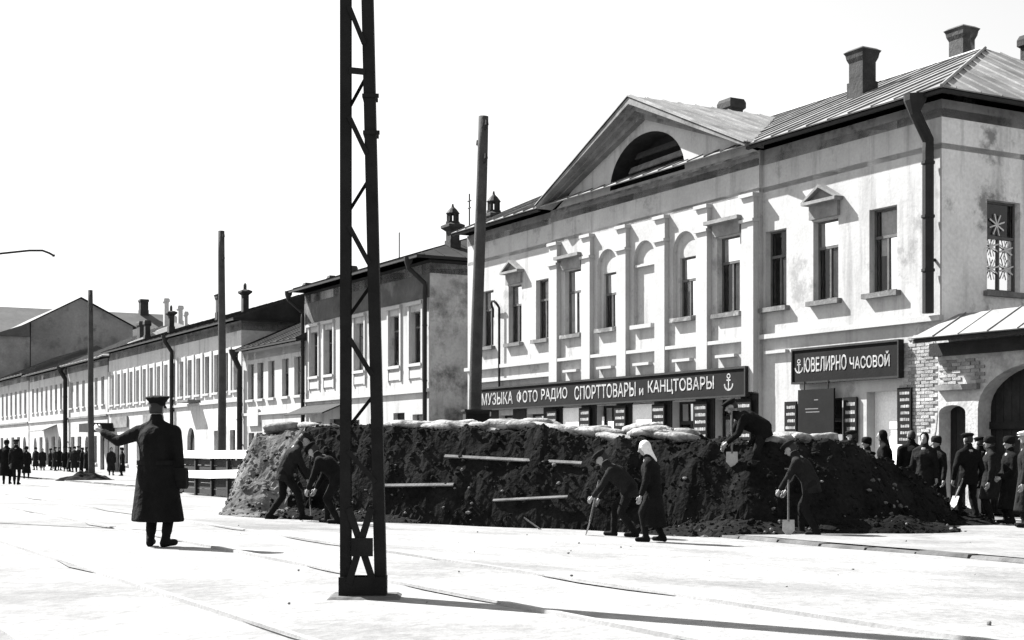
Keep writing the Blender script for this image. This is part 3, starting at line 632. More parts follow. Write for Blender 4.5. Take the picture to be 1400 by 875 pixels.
def list_board(s, t, z, w, h, rows, label, seed):
    rr = random.Random(seed); b = thing('list_board', label, 'sign', S(s, t, z), ROT, 'narrow notice boards')
    m = MB(); m.box(-w/2, w/2, -.05, 0, 0, h); m.build('board', SIGN, b); m = MB(); st_ = h/(rows+.6)
    for r in range(rows):
        z_ = st_*(r+.55); x = -w/2+.05; e = w/2-.05-rr.uniform(0, .08)
        while x < e:
            q = min(rr.uniform(.03, .07), e-x); m.add([(x,.004,z_),(x+q,.004,z_),(x+q,.004,z_+st_*rr.uniform(.36,.46)),(x,.004,z_+st_*rr.uniform(.36,.46))], [(0,1,2,3)]); x += q+.014
    tag(m.build('print', LETTER, b, fix=False), kind='stuff')
list_board(5.0, .08, 1.72, .46, .98, 5, 'narrow notice board with five printed rows left of the hanging board', 1)
list_board(2.80, .08, 1.62, .46, 1.12, 5, 'narrow notice board between the hanging board and the white door', 2)
list_board(.98, .09, 1.58, .44, 1.32, 8, 'tall narrow notice board with eight printed rows beside the bare brick', 3)
for i in range(6): list_board(pil[i]+(.02 if i else .12), RO+.20, 1.1, .62, 1.7, 8, 'dark notice board with faint printed rows on a pier under the long sign', 10+i)

# ------------------------------------------------------------------ neighbouring houses
def simple_house(name, label, s0, s1, eave, depth, ridge, wallm, roofm, over, wins, ground, belt=None, hip0=True, hip1=False, sidem=None, corn=CORN, sheet=.9, transom=.66, bar=.05, winframe=None, wall_t=0.0, group=None, curt=(0,), archwin=False):
    h = thing(name, label, 'building', S(s0, wall_t), ROT, group); L = s1-s0
    m = MB(); op = [(c-w/2, c+w/2, z0, z1) for c, w, z0, z1 in wins] + [(c-w/2, c+w/2, z0, z1) for c, w, z0, z1, k in ground]
    wall_grid(m, fac, 0, L, 0, eave-.15, op, 0, .3)
    m.add([(L,0,0),(L,-depth,0),(L,-depth,eave-.15),(L,0,eave-.15)], [(0,1,2,3)]); m.add([(0,-depth,0),(L,-depth,0),(L,-depth,eave-.15),(0,-depth,eave-.15)], [(0,1,2,3)])
    m.build('wall', wallm, h, fix=False)
    m = MB(); m.add([(0,0,0),(0,-depth,0),(0,-depth,eave-.15),(0,0,eave-.15)], [(0,1,2,3)]); m.build('end_wall', sidem or wallm, h, fix=False)
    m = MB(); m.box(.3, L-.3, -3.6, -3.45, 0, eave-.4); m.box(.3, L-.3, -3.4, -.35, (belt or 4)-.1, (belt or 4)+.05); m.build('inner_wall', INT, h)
    m = MB(); sweep(m, [(L, 0), (0, 0), (0, -depth)], [(0, eave-.55), (.08, eave-.5), (.12, eave-.36), (.3, eave-.30), (.34, eave-.2), (over-.12, eave-.17), (over-.1, eave-.03), (0, eave-.02)]); m.build('cornice', corn, h)
    ef, eb, e0, e1 = over, -depth-.5, -over*.8, L+.1; rt = -depth/2
    r0 = depth*.42 if hip0 else e0; r1 = L-depth*.4 if hip1 else e1
    m = MB(); m.add([(e1,ef,eave),(e0,ef,eave),(r0,rt,ridge),(r1,rt,ridge),(e0,eb,eave),(e1,eb,eave)], [(0,1,2,3),(1,4,2),(4,5,3,2),(5,0,3)]); rf = m.build('roof', roofm, h)
    if sheet:
        sheets(rf, [(e1,ef,eave),(e0,ef,eave),(r0,rt,ridge),(r1,rt,ridge)], (1,0,0), sheet, roofm)
        if hip0: sheets(rf, [(e0,ef,eave),(e0,eb,eave),(r0,rt,ridge)], (0,1,0), sheet, roofm)
    m = MB(); sweep(m, [(L+.05, ef), (e0, ef), (e0, -depth)], [(0, eave-.08), (.08, eave-.08), (.1, eave+.04), (0, eave+.03)]); m.build('gutter', IRON, h)
    if belt:
        m = MB(); abox(m, fac, -.03, L, belt, belt+.14, -.02, .12); m.build('belt_course', PLF if wallm in (PL, PLW) else CORN, h)
    for i, (c, w, z0, z1) in enumerate(wins):
        window(h, fac, c-w/2, c+w/2, z0, z1, -.2, transom, True, .12, curt[i % len(curt)], None, winframe, bar)
    for i, (c, w, z0, z1, k) in enumerate(ground):
        if k == 'w': window(h, fac, c-w/2, c+w/2, z0, z1, -.2, .7, True, .08, 0, None, winframe, bar)
        elif k == 'a':
            m = MB(); n = 10; r = w/2
            pts = [(c-r, z0), (c+r, z0)] + [(c+r*math.cos(math.pi*i/n), z1-r+r*math.sin(math.pi*i/n)) for i in range(n+1)]
            m.prism(pts, -.25, -.20, lambda a, b, d: fac(a, b, d)); dd = m.build('door', WOODD, h)
            mm = MB(); 
            for q in range(n):
                p1, p2 = pts[2+q], pts[3+q]; mm.add([fac(p1[0],p1[1],0), fac(p2[0],p2[1],0), fac(p2[0],z1,0), fac(p1[0],z1,0)], [(0,1,2,3)]); mm.add([fac(p1[0],p1[1],0), fac(p2[0],p2[1],0), fac(p2[0],p2[1],-.3), fac(p1[0],p1[1],-.3)], [(0,1,2,3)])
            mm.build('door_arch', wallm, h, fix=False)
        else:
            m = MB(); m.box(c-w/2, c+w/2, -.26, -.2, z0, z1); 
            for q in (0, 1): m.box(c-w/2+.08+q*w/2, c+q*w/2-.08, -.2, -.18, z0+.2, z1-.3)
            m.build('door', WOODD, h)
    return h, rf
# dark-eaved house next to the passage
def px_s(px): k = (px-700)/F; return (9.68-32*k)/(.8728*k+.488)
sB0, sB1 = 26.4, 40.0
def rel(px, s0): return px_s(px)-s0
winsB = [(rel(p, sB0), 1.0, 4.95, 7.0) for p in (569, 540, 492, 450, 430)]
grB = [(1.1, 1.0, .4, 2.9, 'w'), (2.9, 1.1, .05, 3.0, 'd'), (5.2, 1.2, .6, 2.8, 'w'), (7.6, 1.2, .6, 2.8, 'w'), (9.8, 1.3, .05, 2.9, 'd'), (12, 1.2, .6, 2.8, 'w')]
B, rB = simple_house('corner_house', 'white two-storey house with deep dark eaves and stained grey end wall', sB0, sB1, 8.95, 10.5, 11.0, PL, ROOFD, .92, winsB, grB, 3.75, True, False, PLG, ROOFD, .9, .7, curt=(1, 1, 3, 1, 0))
for c, w_, z0, z1 in winsB:
    m = MB(); abox(m, fac, c-.68, c-.55, 4.3, 7.25, 0, .07); abox(m, fac, c+.55, c+.68, 4.3, 7.25, 0, .07); abox(m, fac, c-.72, c+.72, 7.25, 7.38, 0, .14); abox(m, fac, c-.5, c+.5, 4.35, 4.7, 0, .05); m.build('window_surround', PLF, B)
m = MB(); m.add([(8.6,0,3.6),(13.4,0,3.6),(13.4,1.1,3.15),(8.6,1.1,3.15),(8.6,0,3.54),(13.4,0,3.54),(13.4,1.1,3.09),(8.6,1.1,3.09)], [(0,1,2,3),(4,5,6,7),(0,1,5,4),(1,2,6,5),(2,3,7,6),(3,0,4,7)]); m.build('awning', WOODD, B)
m = MB(); abox(m, fac, .02, 13.58, 7.45, 8.42, .0, .03); m.build('eave_shade_band', mat('eave_shade', .04, .09, .8, .2, 9, stain=.5, stain_col=.14), B)  # shade below the eaves put into the wall colour as a dark band
chim(rB, sB0, 619, 1.5, 283, 20, 'lantern', 9.3); chim(rB, sB0, 477, 5.0, 364, 22, 'plain', 10.2); chim(rB, sB0, 453, 5.5, 377, 10, 'plain', 10.2); chim(rB, sB0, 420, 6, 387, 11, 'plain', 10.2)
m = MB(); m.tube([(3.2, -3.4, 9.9), (3.2, -3.4, 12.3)], .03, 6); m.tube([(3.05, -3.4, 12.0), (3.35, -3.4, 12.0)], .025, 6); m.tube([(3.08, -3.4, 11.7), (3.32, -3.4, 11.7)], .025, 6); m.build('aerial', IRON, rB)
drainpipe(B, .18, .85, .14, .3, 8.95, .09); drainpipe(B, 13.5, .85, .14, .3, 8.95, .09)
# passage gate
pg = thing('passage_gate', 'low dark plank gate closing the passage between two houses', 'gate', S(24.8, -.6), ROT)
x = -1.5
while x < 1.45:
    b_ = MB(); b_.box(x+.004, x+.206, -.03, .03, .02, 2.5+random.uniform(-.03,.03)); b_.build('plank', WOODD, pg); x += .21
m = MB(); m.box(-1.6, 1.6, -.10, -.03, 1.9, 2.02); m.box(-1.6, 1.6, -.10, -.03, .5, .62); m.build('rail', WOODD, pg)
# lower white house
sC0, sC1 = 40.15, 49.2
winsC = [(rel(p, sC0), .95, 4.15, 6.0) for p in (407, 390, 371, 356, 343)]
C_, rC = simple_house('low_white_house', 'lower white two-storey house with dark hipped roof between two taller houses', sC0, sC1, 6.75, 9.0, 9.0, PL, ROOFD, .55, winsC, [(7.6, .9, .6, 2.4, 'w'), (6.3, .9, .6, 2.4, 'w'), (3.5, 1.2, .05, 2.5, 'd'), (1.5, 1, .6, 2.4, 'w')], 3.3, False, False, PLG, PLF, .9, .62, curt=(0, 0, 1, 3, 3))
m = MB(); m.box(-.2, 9.1, -4.2, -4.0, 7, 9.6); m.box(-.2, 9.1, -8.5, -4.2, 9.4, 9.6); m.build('attic_wall', ROOFD, C_)
m = MB(); m.box(6.2, 7.9, .02, .14, 2.75, 3.6); m.build('box_sign', mat('faded_board', .3, .42, 2, .2), C_)
chim(rC, sC0, 335, 3.0, 390, 12, 'arch', 8.0); m = MB(); m.tube([(2.2, -6, 9.4), (2.2, -6, 12.6)], .03, 6); m.build('aerial', IRON, rC)
drainpipe(C_, 8.95, .5, .2, .1, 6.8, .14)
# long many-windowed house
sD0, sD1 = 49.4, 79.0
winsD = [(.95+1.72*i, .82, 4.75, 6.85) for i in range(17)]
grD = [(rel(261, sD0), 1.5, .05, 2.85, 'a'), (rel(243, sD0), 1.5, .05, 2.85, 'a'), (rel(296, sD0), .9, .9, 2.6, 'w'), (rel(318, sD0), .9, .9, 2.6, 'w'), (rel(225, sD0), 1.2, .6, 2.6, 'w'), (rel(205, sD0), 1.2, .05, 2.6, 'd'), (rel(190, sD0), 1.2, .6, 2.6, 'w'), (rel(172, sD0), 1.2, .6, 2.6, 'w'), (rel(160, sD0), 1.2, .05, 2.6, 'd')]
D_, rD = simple_house('long_white_house', 'long white two-storey house with a close row of tall upper windows', sD0, sD1, 8.45, 11, 10.6, PLW, ROOFD, .6, winsD, grD, 4.1, False, False, PLD, CORN, 1.1, .7, curt=(0, 1, 0, 0, 3))
m = MB()
for i in range(18): abox(m, fac, .95+1.72*(i-.5)-.2, .95+1.72*(i-.5)+.2, 4.5, 7.1, 0, .07) if .95+1.72*(i-.5) > .2 else None
m.build('pier_strip', PLF, D_)
drainpipe(D_, rel(238, sD0), .55, .15, .2, 8.5, .12); chim(rD, sD0, 300, 2.0, 402, 12, 'flared', 8.9); chim(rD, sD0, 234, 2.0, 420, 10, 'arch', 8.9); chim(rD, sD0, 201, 2.5, 438, 10, 'plain', 8.9)
chim(rD, sD0, 227, 9.0, 408, 9, 'plain', 9.4, PLD); chim(rD, sD0, 246, 9.0, 418, 9, 'plain', 9.4, PLD); chim(rD, sD0, 254, 9.0, 426, 6, 'plain', 9.4, PLD)
for i, (a, z) in enumerate(((rel(210, sD0), 3.1), (rel(165, sD0), 3.1))):
    m = MB(); m.box(a-2.2, a+2.2, .02, .14, z, z+.75); m.build('shop_board', mat('grey_board', .08, .2, 2, .2), D_)
m = MB(); m.box(7.4, 9.8, 0, .75, 4.3, 4.42); m.build('balcony', CORN, D_)
# far houses
sE0, sE1 = 79.4, 93.0
winsE = [(1.5+2.1*i, .95, 4.9, 6.9) for i in range(6)]; grE = [(1.6, 1.3, .1, 2.6, 'd'), (4, 1.3, .6, 2.6, 'w'), (6.6, 1.3, .1, 2.6, 'a'), (9.2, 1.3, .6, 2.6, 'w'), (11.6, 1.3, .6, 2.6, 'w')]
E_, rE = simple_house('grey_roofed_house', 'pale two-storey house with grey sloping roof before the big gabled block', sE0, sE1, 8.2, 13, 11.4, PLD, mat('roof_pale_grey', .16, .24, .8, .2, 6, rough=.8), .7, winsE, grE, 4.0, True, False, PLD, CORN, 1.1)
drainpipe(E_, 13.2, .6, .25, .2, 8.2, .17); chimney(rE, 3.5, -3.5, 9.0, 11.2, .8, .8, 'plain')
m = MB(); m.box(-2.2, 2.4, .02, 1.5, 2.85, 3.45); m.build('awning', ROOFD, E_)
sF0, sF1 = 94.0, 109.0
winsF = [(1.4+2.0*i, .95, 4.9, 7.0) for i in range(7)]; grF = [(2+2.6*i, 1.4, .3, 2.7, 'w' if i % 2 else 'a') for i in range(5)]
F_, rF = simple_house('far_white_house', 'far pale house with awning above the crowd on the pavement', sF0, sF1, 8.2, 12, 10.8, PLW, ROOFF, .7, winsF, grF, 4.0, False, False, PLD, CORN, 1.3)
m = MB(); m.add([(3,0,3.7),(9,0,3.7),(9,1.2,3.2),(3,1.2,3.2),(3,0,3.62),(9,0,3.62),(9,1.2,3.12),(3,1.2,3.12)], [(0,1,2,3),(4,5,6,7),(0,1,5,4),(1,2,6,5),(2,3,7,6),(3,0,4,7)]); m.build('awning', CORN, F_)
sH0, sH1 = 109.5, 126.6
winsH = [(1.6+2.4*i, 1.1, 4.9, 7.1) for i in range(7)]; grH = [(2+3.0*i, 1.5, .3, 2.8, 'w' if i % 3 else 'a') for i in range(5)]
H_, rH = simple_house('farthest_house', 'faint grey two-storey house just before the tall dark corner block', sH0, sH1, 8.4, 12, 11.2, PLD, ROOFF, .7, winsH, grH, 4.0, False, False, PLD, CORN, 1.6)
# tall gabled block behind
K = thing('gabled_block', 'tall grey block with a blank gable wall rising behind the far houses', 'building', S(127, -3.4), ROT)
m = MB(); gp = [(0.0, -.2), (0.0, 14.7), (-5.0, 17.4), (-10.4, 14.7), (-10.4, -.2)]
m.add([(0, y, z) for y, z in gp], [(0,1,2,3,4)]); m.add([(0,0,-.2),(30,0,-.2),(30,0,14.7),(0,0,14.7)], [(0,1,2,3)]); m.add([(0,-10.4,-.2),(30,-10.4,-.2),(30,-10.4,14.7),(0,-10.4,14.7)], [(0,1,2,3)])
m.add([(30, y, z) for y, z in gp], [(0,1,2,3,4)]); m.build('wall', mat('block_grey', .14, .22, .25, .2, 5, stain=.5, stain_col=.1), K, fix=False)
m = MB(); m.add([(-.3,.5,14.55),(30.4,.5,14.55),(30.4,-5,17.55),(-.3,-5,17.55),(-.3,-10.9,14.55),(30.4,-10.9,14.55)], [(0,1,2,3),(3,2,5,4)]); rk = m.build('roof', ROOFF, K)
for i in range(4): window(K, fac, 3+6*i, 4.2+6*i, 9, 11, .03, .7, True, .1)
L_ = thing('corner_block', 'tall narrow grey block closing the far end of the row', 'building', S(127, 0), ROT)
m = MB(); op = [(2+3*i, 3.2+3*i, z, z+1.9) for i in range(7) for z in (1.0, 4.9, 8.8)]; wall_grid(m, fac, 0, 23, 0, 13.2, op, 0, .3); m.add([(0,0,0),(0,-3.3,0),(0,-3.3,13.2),(0,0,13.2)], [(0,1,2,3)]); m.add([(23,0,0),(23,-3.3,0),(23,-3.3,13.2),(23,0,13.2)], [(0,1,2,3)]); m.add([(0,-3.3,0),(23,-3.3,0),(23,-3.3,13.2),(0,-3.3,13.2)], [(0,1,2,3)]); m.build('wall', mat('corner_grey', .14, .26, .5, .2, 6, stain=.8, stain_col=.05, stain_scale=.25), L_, fix=False)
for q in op: window(L_, fac, *q, -.2, .7, True, .1)
m = MB(); m.add([(-.5,.6,13.2),(23.4,.6,13.2),(23.4,-3.2,14.6),(-.5,-3.2,14.6),(-.5,-3.2,13.2),(23.4,-3.2,13.2)], [(0,1,2,3),(0,3,4),(1,5,2),(2,5,4,3),(0,4,5,1)]); m.build('roof', ROOFF, L_)
K2 = thing('rear_block', 'long dark roof of the farthest block crossing behind the blank gable', 'building', S(152, 4), ROT)
LK = 34.0; m = MB(); m.box(0, 12, -LK, 0, 0, 15.5); m.build('wall', MATS['block_grey'], K2)
m = MB(); m.add([(-.6,.6,15.4),(-.6,-LK-.6,15.4),(6,-LK+3,19.2),(6,-3,19.2),(12.6,.6,15.4),(12.6,-LK-.6,15.4)], [(0,1,2,3),(3,2,5,4),(0,3,4),(1,5,2)]); rk2 = m.build('roof', ROOFF, K2); chimney(rk2, 6, -27, 18.5, 21, 1.0, 1.0, 'plain')
# ------------------------------------------------------------------ poles
def wood_pole(px, D, h, label, lean):
    p = at_depth(px, D); o = thing('wooden_pole', label, 'pole', p, ROT, 'wooden poles along the pavement')
    m = MB(); pts = []; rad = []
    for i in range(13):
        f = i/12; pts.append((lean*f*h + .03*math.sin(f*4+px), .02*math.sin(f*5+px*.3), -.15 + f*(h+.15))); rad.append(.17-.05*f)
    m.tube(pts, rad, 12); m.build('shaft', WOODP, o, smooth=True)
    for q, z in enumerate((h-.35, h-.75, h-1.15)):
        sx = 1 if q % 2 else -1; cx = lean*z + .03*math.sin(z/h*4+px)
        m = MB(); m.tube([(cx, 0, z), (cx+sx*.20, 0, z+.02), (cx+sx*.22, 0, z+.14)], .016, 6); m.tube([(cx+sx*.22, 0, z+.1), (cx+sx*.22, 0, z+.22)], [.05, .035], 8); m.build('insulator', IRON, o)
wood_pole(648, 34.4, 9.5, 'wooden pole standing in front of the white pedimented house', -.045)
wood_pole(303, 52.0, 9.55, 'wooden pole standing in front of the long many-windowed house', .0)
wood_pole(126, 71.0, 9.6, 'wooden pole beside the small earth heap at the far houses', .055)
# box on the first pole
p = at_depth(650, 34.2); o = thing('switch_box', 'dark switch box fixed to the pole behind the barricade', 'box', p + Vector((-.05,-.05,1.75)), .3)
m = MB(); m.box(-.3, .3, -.40, -.14, 0, .62); m.box(-.34, .34, -.44, -.1, .62, .67); m.box(-.06, .06, -.14, .05, .2, .4); m.build('casing', IRON, o)
m = MB(); m.box(-.26, .26, -.42, -.4, .05, .57); m.build('lid', SIGN, o)

# lattice mast: two channel legs, tapering, with flat diagonals on both faces
p = at_depth(499, 11.1); mast = thing('lattice_mast', 'dark tapering steel lattice mast standing between the tram tracks', 'mast', p, R(2))
MH = 8.4; sc = 11.1/F
def legx(z):
    yb = 812 - z/sc
    return (473-499)*sc, ((521 - (812-yb)*.0225) - 499)*sc
for k in (0, 1):
    m = MB(); W = .082 if k == 0 else .090; n = 10
    for zz0, zz1 in [(MH*i/n, MH*(i+1)/n) for i in range(n)]:
        for (dx0, dx1, y0, y1) in ((-W/2, W/2, -.075, -.063), (-W/2, W/2, .063, .075), ((-W/2, -W/2+.012, -.063, .063) if k == 0 else (W/2-.012, W/2, -.063, .063))):
            c0, c1 = legx(zz0)[k], legx(zz1)[k]
            m.add([(c0+dx0,y0,zz0),(c0+dx1,y0,zz0),(c0+dx1,y1,zz0),(c0+dx0,y1,zz0),(c1+dx0,y0,zz1),(c1+dx1,y0,zz1),(c1+dx1,y1,zz1),(c1+dx0,y1,zz1)], [(0,1,5,4),(1,2,6,5),(2,3,7,6),(3,0,4,7)])
    m.build('leg', STEEL, mast)
def diag(xa, za, xb, zb, y, w, t=.008):
    a, b = Vector((xa, y, za)), Vector((xb, y, zb)); d = (b-a).normalized(); nn = Vector((-d.z, 0, d.x))*w/2; yy = Vector((0, t, 0))
    m = MB(); m.add([a-nn, a+nn, b+nn, b-nn, a-nn+yy, a+nn+yy, b+nn+yy, b-nn+yy], [(0,1,2,3),(4,5,6,7),(0,1,5,4),(1,2,6,5),(2,3,7,6),(3,0,4,7)]); m.build('brace', STEEL, mast)
def zy(y): return (812-y)*sc
for y in (17, 166, 315, 466, -132, -281, -430):
    za, zb = zy(y-8), zy(y+43); diag(legx(za)[0]+.03, za, legx(zb)[1]-.03, zb, -.088, .038)
for y in (103, 245, 390, 542, -46, -195, -344, -490):
    za, zb = zy(y-6), zy(y+34); diag(legx(za)[1]-.03, za, legx(zb)[0]+.03, zb, .078, .026)
for y in (96, -350): diag(legx(zy(y))[0]+.03, zy(y), legx(zy(y))[1]-.03, zy(y+2), -.09, .05)
diag(legx(zy(615))[0]+.02, zy(612), legx(zy(660))[1]-.02, zy(655), -.088, .036)
diag(legx(zy(640))[0]+.03, zy(690), legx(zy(790))[1]-.05, zy(792), -.098, .055); diag(legx(zy(640))[1]-.05, zy(690), legx(zy(790))[0]+.03, zy(792), -.108, .055)
diag(legx(zy(680))[1]-.05, zy(690), legx(zy(720))[0]+.12, zy(722), .078, .024)
m = MB(); m.box(-.10, .07, -.12, -.111, zy(755), zy(730)); m.box(legx(.2)[0]-.05, legx(.2)[1]+.05, -.10, -.09, -.05, .165); m.box(legx(.2)[0]-.05, legx(.2)[1]+.05, .085, .095, -.05, .165); m.build('gusset_plate', STEEL, mast)
m = MB(); m.rings([[(sx*q[0], sy*q[1], q[2]) for sx, sy in ((-1,-1),(1,-1),(1,1),(-1,1))] for q in ((.30,.26,-.2),(.29,.25,-.005),(.25,.2,.02))]); m.build('footing', mat('footing_dirt', .05, .1, 3, .5, 12), mast)
for y in (120, 170):
    m = MB(); z = zy(y+10); c = legx(z)[1]; m.box(c-.055, c+.06, -.09, .085, z-.012, z+.015); m.tube([(c+.05, -.08, z), (c+.075, -.08, z)], .018, 6)
    m.build('clamp_band', STEEL, mast)
m = MB(); m.box(legx(MH)[0]-.07, legx(MH)[1]+.07, -.09, .09, MH, MH+.03); m.build('cap_plate', STEEL, mast)
# lamp post with curved arm
p = at_depth(-40, 23.0); lp = thing('street_lamp', 'slender lamp post with a long curved arm reaching over the tram track', 'lamp post', p, 0)
m = MB(); m.tube([(0,0,-.1),(0,0,.5),(0,0,.55),(0,0,4.55)], [.09,.09,.06,.045], 10); m.build('post', IRON, lp)
zt_ = 1.4 + (618-345)*23/F - p.z; q = 23/F
m = MB(); m.tube([(0,0,4.5), (10*q,0,zt_-.1), (40*q,0,zt_-.02), (80*q,0,zt_+.03), (98*q,0,zt_+.03), (107*q,0,zt_-.01), (113*q,0,zt_-.05)], .018, 8); m.build('arm', IRON, lp)
m = MB(); m.tube([(113*q,0,zt_-.04), (113.5*q,0,zt_-.07)], [.03,.02], 8); m.build('hook', IRON, lp)

# ------------------------------------------------------------------ earth barricade
CREST = [((-5.0, 29.3), 1.72), ((-3.5, 28.8), 1.90), ((0.0, 27.6), 1.88), ((2.6, 26.5), 1.70), ((4.5, 25.8), 1.60), ((5.8, 26.0), 1.66), ((7.0, 27.4), 1.25), ((8.5, 28.7), .55)]
def bank_h(x, y):
    """height of the earth bank above the ground at a plan position"""
    best = 0.0; P = Vector((x, y))
    for ((a, ha), (b, hb)) in zip(CREST, CREST[1:]):
        a, b = Vector(a), Vector(b); d = b-a; f = max(0, min(1, (P-a).dot(d)/d.dot(d))); q = a+d*f; r = P-q; h = ha+(hb-ha)*f
        fwd = r.dot(Vector((d.y, -d.x)).normalized())          # + = towards the road / camera
        al = abs(r.dot(d.normalized())); ln = math.hypot(max(fwd, 0)/1.35 if fwd > 0 else -fwd/1.7, al/.8)
        if ln < 1:
            v = h*min(1, max(0, (1-ln)*1.45))**.78; best = max(best, v)
    # loose spill at the left end and a low foot of rubble at the right
    for (cx, cy, rx, ry, hh) in ((-5.0, 28.6, .85, 1.3, .75), (-5.1, 27.8, .7, .7, .22), (6.2, 25.0, 1.9, 1.0, .32), (8.2, 27.8, 1.5, 1.1, .28), (4.0, 24.7, 1.9, .8, .25), (-3, 27.3, 2.5, .8, .25)):
        q = ((x-cx)/rx)**2 + ((y-cy)/ry)**2
        if q < 1: best = max(best, hh*(1-q)**.8)
    return best
def bank_z(x, y):
    h = bank_h(x, y)
    if h <= 0: return gz(x, y) - .12
    n = .16*noise.noise(Vector((x*1.1, y*1.1, 1))) + .10*noise.noise(Vector((x*2.7, y*2.7, 2))) + .06*noise.noise(Vector((x*6.3, y*6.3, 3))) + .03*noise.noise(Vector((x*14, y*14, 4)))
    return gz(x, y) - .06 + h*1.0 + n*min(1, h*2.2)
x0, x1, y0, y1, st_ = -10.2, 11.6, 23.0, 33.6, .075
nx, ny = int((x1-x0)/st_), int((y1-y0)/st_)
m = MB(); idx = {}
for i in range(nx+1):
    for j in range(ny+1):
        x, y = x0+i*st_, y0+j*st_; m.v.append((x, y, bank_z(x, y)))
def hh_(i, j): return bank_h(x0+i*st_, y0+j*st_)
HG = [[hh_(i, j) for j in range(ny+1)] for i in range(nx+1)]
for i in range(nx):
    for j in range(ny):
        if max(HG[i][j], HG[i+1][j], HG[i][j+1], HG[i+1][j+1]) > 0: m.f.append((i*(ny+1)+j, (i+1)*(ny+1)+j, (i+1)*(ny+1)+j+1, i*(ny+1)+j+1))
bar = thing('earth_barricade', 'long dark bank of dug earth and rubble thrown up across the street', 'barricade', (0, 0, 0))
eb_ = m.build('bank', EARTH, bar, smooth=False)
bm = bmesh.new(); bm.from_mesh(eb_.data); bmesh.ops.delete(bm, geom=[v for v in bm.verts if not v.link_faces], context='VERTS'); bm.to_mesh(eb_.data); bm.free()
rc = random.Random(3)
m = MB(); off = {}
for i in range(nx):
    for j in range(ny):
        x, y = x0+(i+.5)*st_, y0+(j+.5)*st_
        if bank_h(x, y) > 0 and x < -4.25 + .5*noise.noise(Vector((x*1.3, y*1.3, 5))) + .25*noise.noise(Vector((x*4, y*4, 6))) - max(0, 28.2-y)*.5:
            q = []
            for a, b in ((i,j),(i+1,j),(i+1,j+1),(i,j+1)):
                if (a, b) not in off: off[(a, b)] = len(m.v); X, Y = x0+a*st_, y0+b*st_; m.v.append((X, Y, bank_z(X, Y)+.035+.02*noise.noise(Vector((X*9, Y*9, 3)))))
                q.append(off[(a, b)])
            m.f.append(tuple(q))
m.build('sunlit_end', EARTH_LIT, bar)  # lighter skin that paints sunlight onto the bank's left end
def clods(n, pick, size, name, mt, parent):
    m = MB(); ico = [(0,0,1),(.89,0,.45),(.28,.85,.45),(-.72,.53,.45),(-.72,-.53,.45),(.28,-.85,.45),(.72,.53,-.45),(-.28,.85,-.45),(-.89,0,-.45),(-.28,-.85,-.45),(.72,-.53,-.45),(0,0,-1)]
    ifc = [(0,1,2),(0,2,3),(0,3,4),(0,4,5),(0,5,1),(1,6,2),(2,7,3),(3,8,4),(4,9,5),(5,10,1),(6,7,2),(7,8,3),(8,9,4),(9,10,5),(10,6,1),(11,7,6),(11,8,7),(11,9,8),(11,10,9),(11,6,10)]
    c = 0
    while c < n:
        p = pick()
        if p is None: continue
        r = min(size*math.exp(rc.gauss(0, .55)), .062); M_ = Matrix.Rotation(rc.uniform(0, 6.28), 3, 'Z') @ Matrix.Rotation(rc.uniform(0, 6.28), 3, 'X'); a, b, d = rc.uniform(.7,1.3), rc.uniform(.6,1.1), rc.uniform(.5,.9)
        m.add([Vector(p) + M_ @ Vector((v[0]*r*a*rc.uniform(.8,1.2), v[1]*r*b*rc.uniform(.8,1.2), v[2]*r*d)) for v in ico], ifc); c += 1
    return tag(m.build(name, mt, parent, fix=False), kind='stuff')
def pick_bank():
    x, y = rc.uniform(x0, x1), rc.uniform(y0, y1)
    return (x, y, bank_z(x, y)+.0) if bank_h(x, y) > .02 else None
clods(5200, pick_bank, .026, 'clods', EARTH, bar)
def pick_left():
    x, y = rc.uniform(-7.2, -4.3), rc.uniform(26.5, 31)
    return (x, y, bank_z(x, y)) if bank_h(x, y) > .01 else None
clods(1500, pick_left, .03, 'sunlit_clods', EARTH_LIT, bar)
def pick_front():
    x, y = rc.uniform(-5, 9), rc.uniform(23.3, 28)
    return (x, y, bank_z(x, y)+.01) if 0 < bank_h(x, y) < 1.2 and noise.noise(Vector((x*.9, y*.9, 7))) > -.1 else None
clods(160, pick_front, .028, 'broken_stone', mat('rubble_stone', .05, .15, 3, .4, 20), bar)

# sandbags and frozen lumps along the crest
def crest_at(px):
    k = (px-700)/F; best = None
    for (a, ha), (b, hb) in zip(CREST, CREST[1:]):
        for i in range(60):
            f = i/60; x, y = a[0]+(b[0]-a[0])*f, a[1]+(b[1]-a[1])*f; e = abs(x/y-k)
            if best is None or e < best[0]: best = (e, x, y)
    return best[1], best[2]
def bag_mesh(seed):
    m = MB(); nu, nv = 16, 8; rs = []
    for i in range(nv+1):
        th = -math.pi/2 + math.pi*i/nv; rs.append([])
        for j in range(nu):
            ph = 2*math.pi*j/nu; cx, sx = math.cos(th), math.sin(th); e = lambda v, p: math.copysign(abs(v)**p, v)
            q = Vector((e(sx,.75)*.40, e(cx,.6)*e(math.cos(ph),.8)*.21, e(cx,.6)*e(math.sin(ph),.85)*.135))
            q *= 1 + .22*noise.noise(q*4+Vector((seed*3.1,0,0))) + .10*noise.noise(q*13+Vector((seed,0,0)))
            if i in (0, nv): q.z *= .3
            rs[-1].append(q)
    m.rings(rs); return m.mesh('sandbag', BAG, smooth=True)
bags = [bag_mesh(i) for i in range(6)]
def bag(x, y, z, rz, i, sc=1.0):
    o = link('sandbag', bags[i % 6]); o.location = (x, y, z); o.rotation_euler = (rc.uniform(-.25,.25), rc.uniform(-.16,.16), rz); o.scale = (sc*rc.uniform(.9,1.15), sc*rc.uniform(.9,1.1), sc*rc.uniform(.6,.9))
    return tag(o, 'pale filled sandbag lying along the crest of the earth barricade', 'sandbag', 'sandbags along the barricade crest')
i = 0
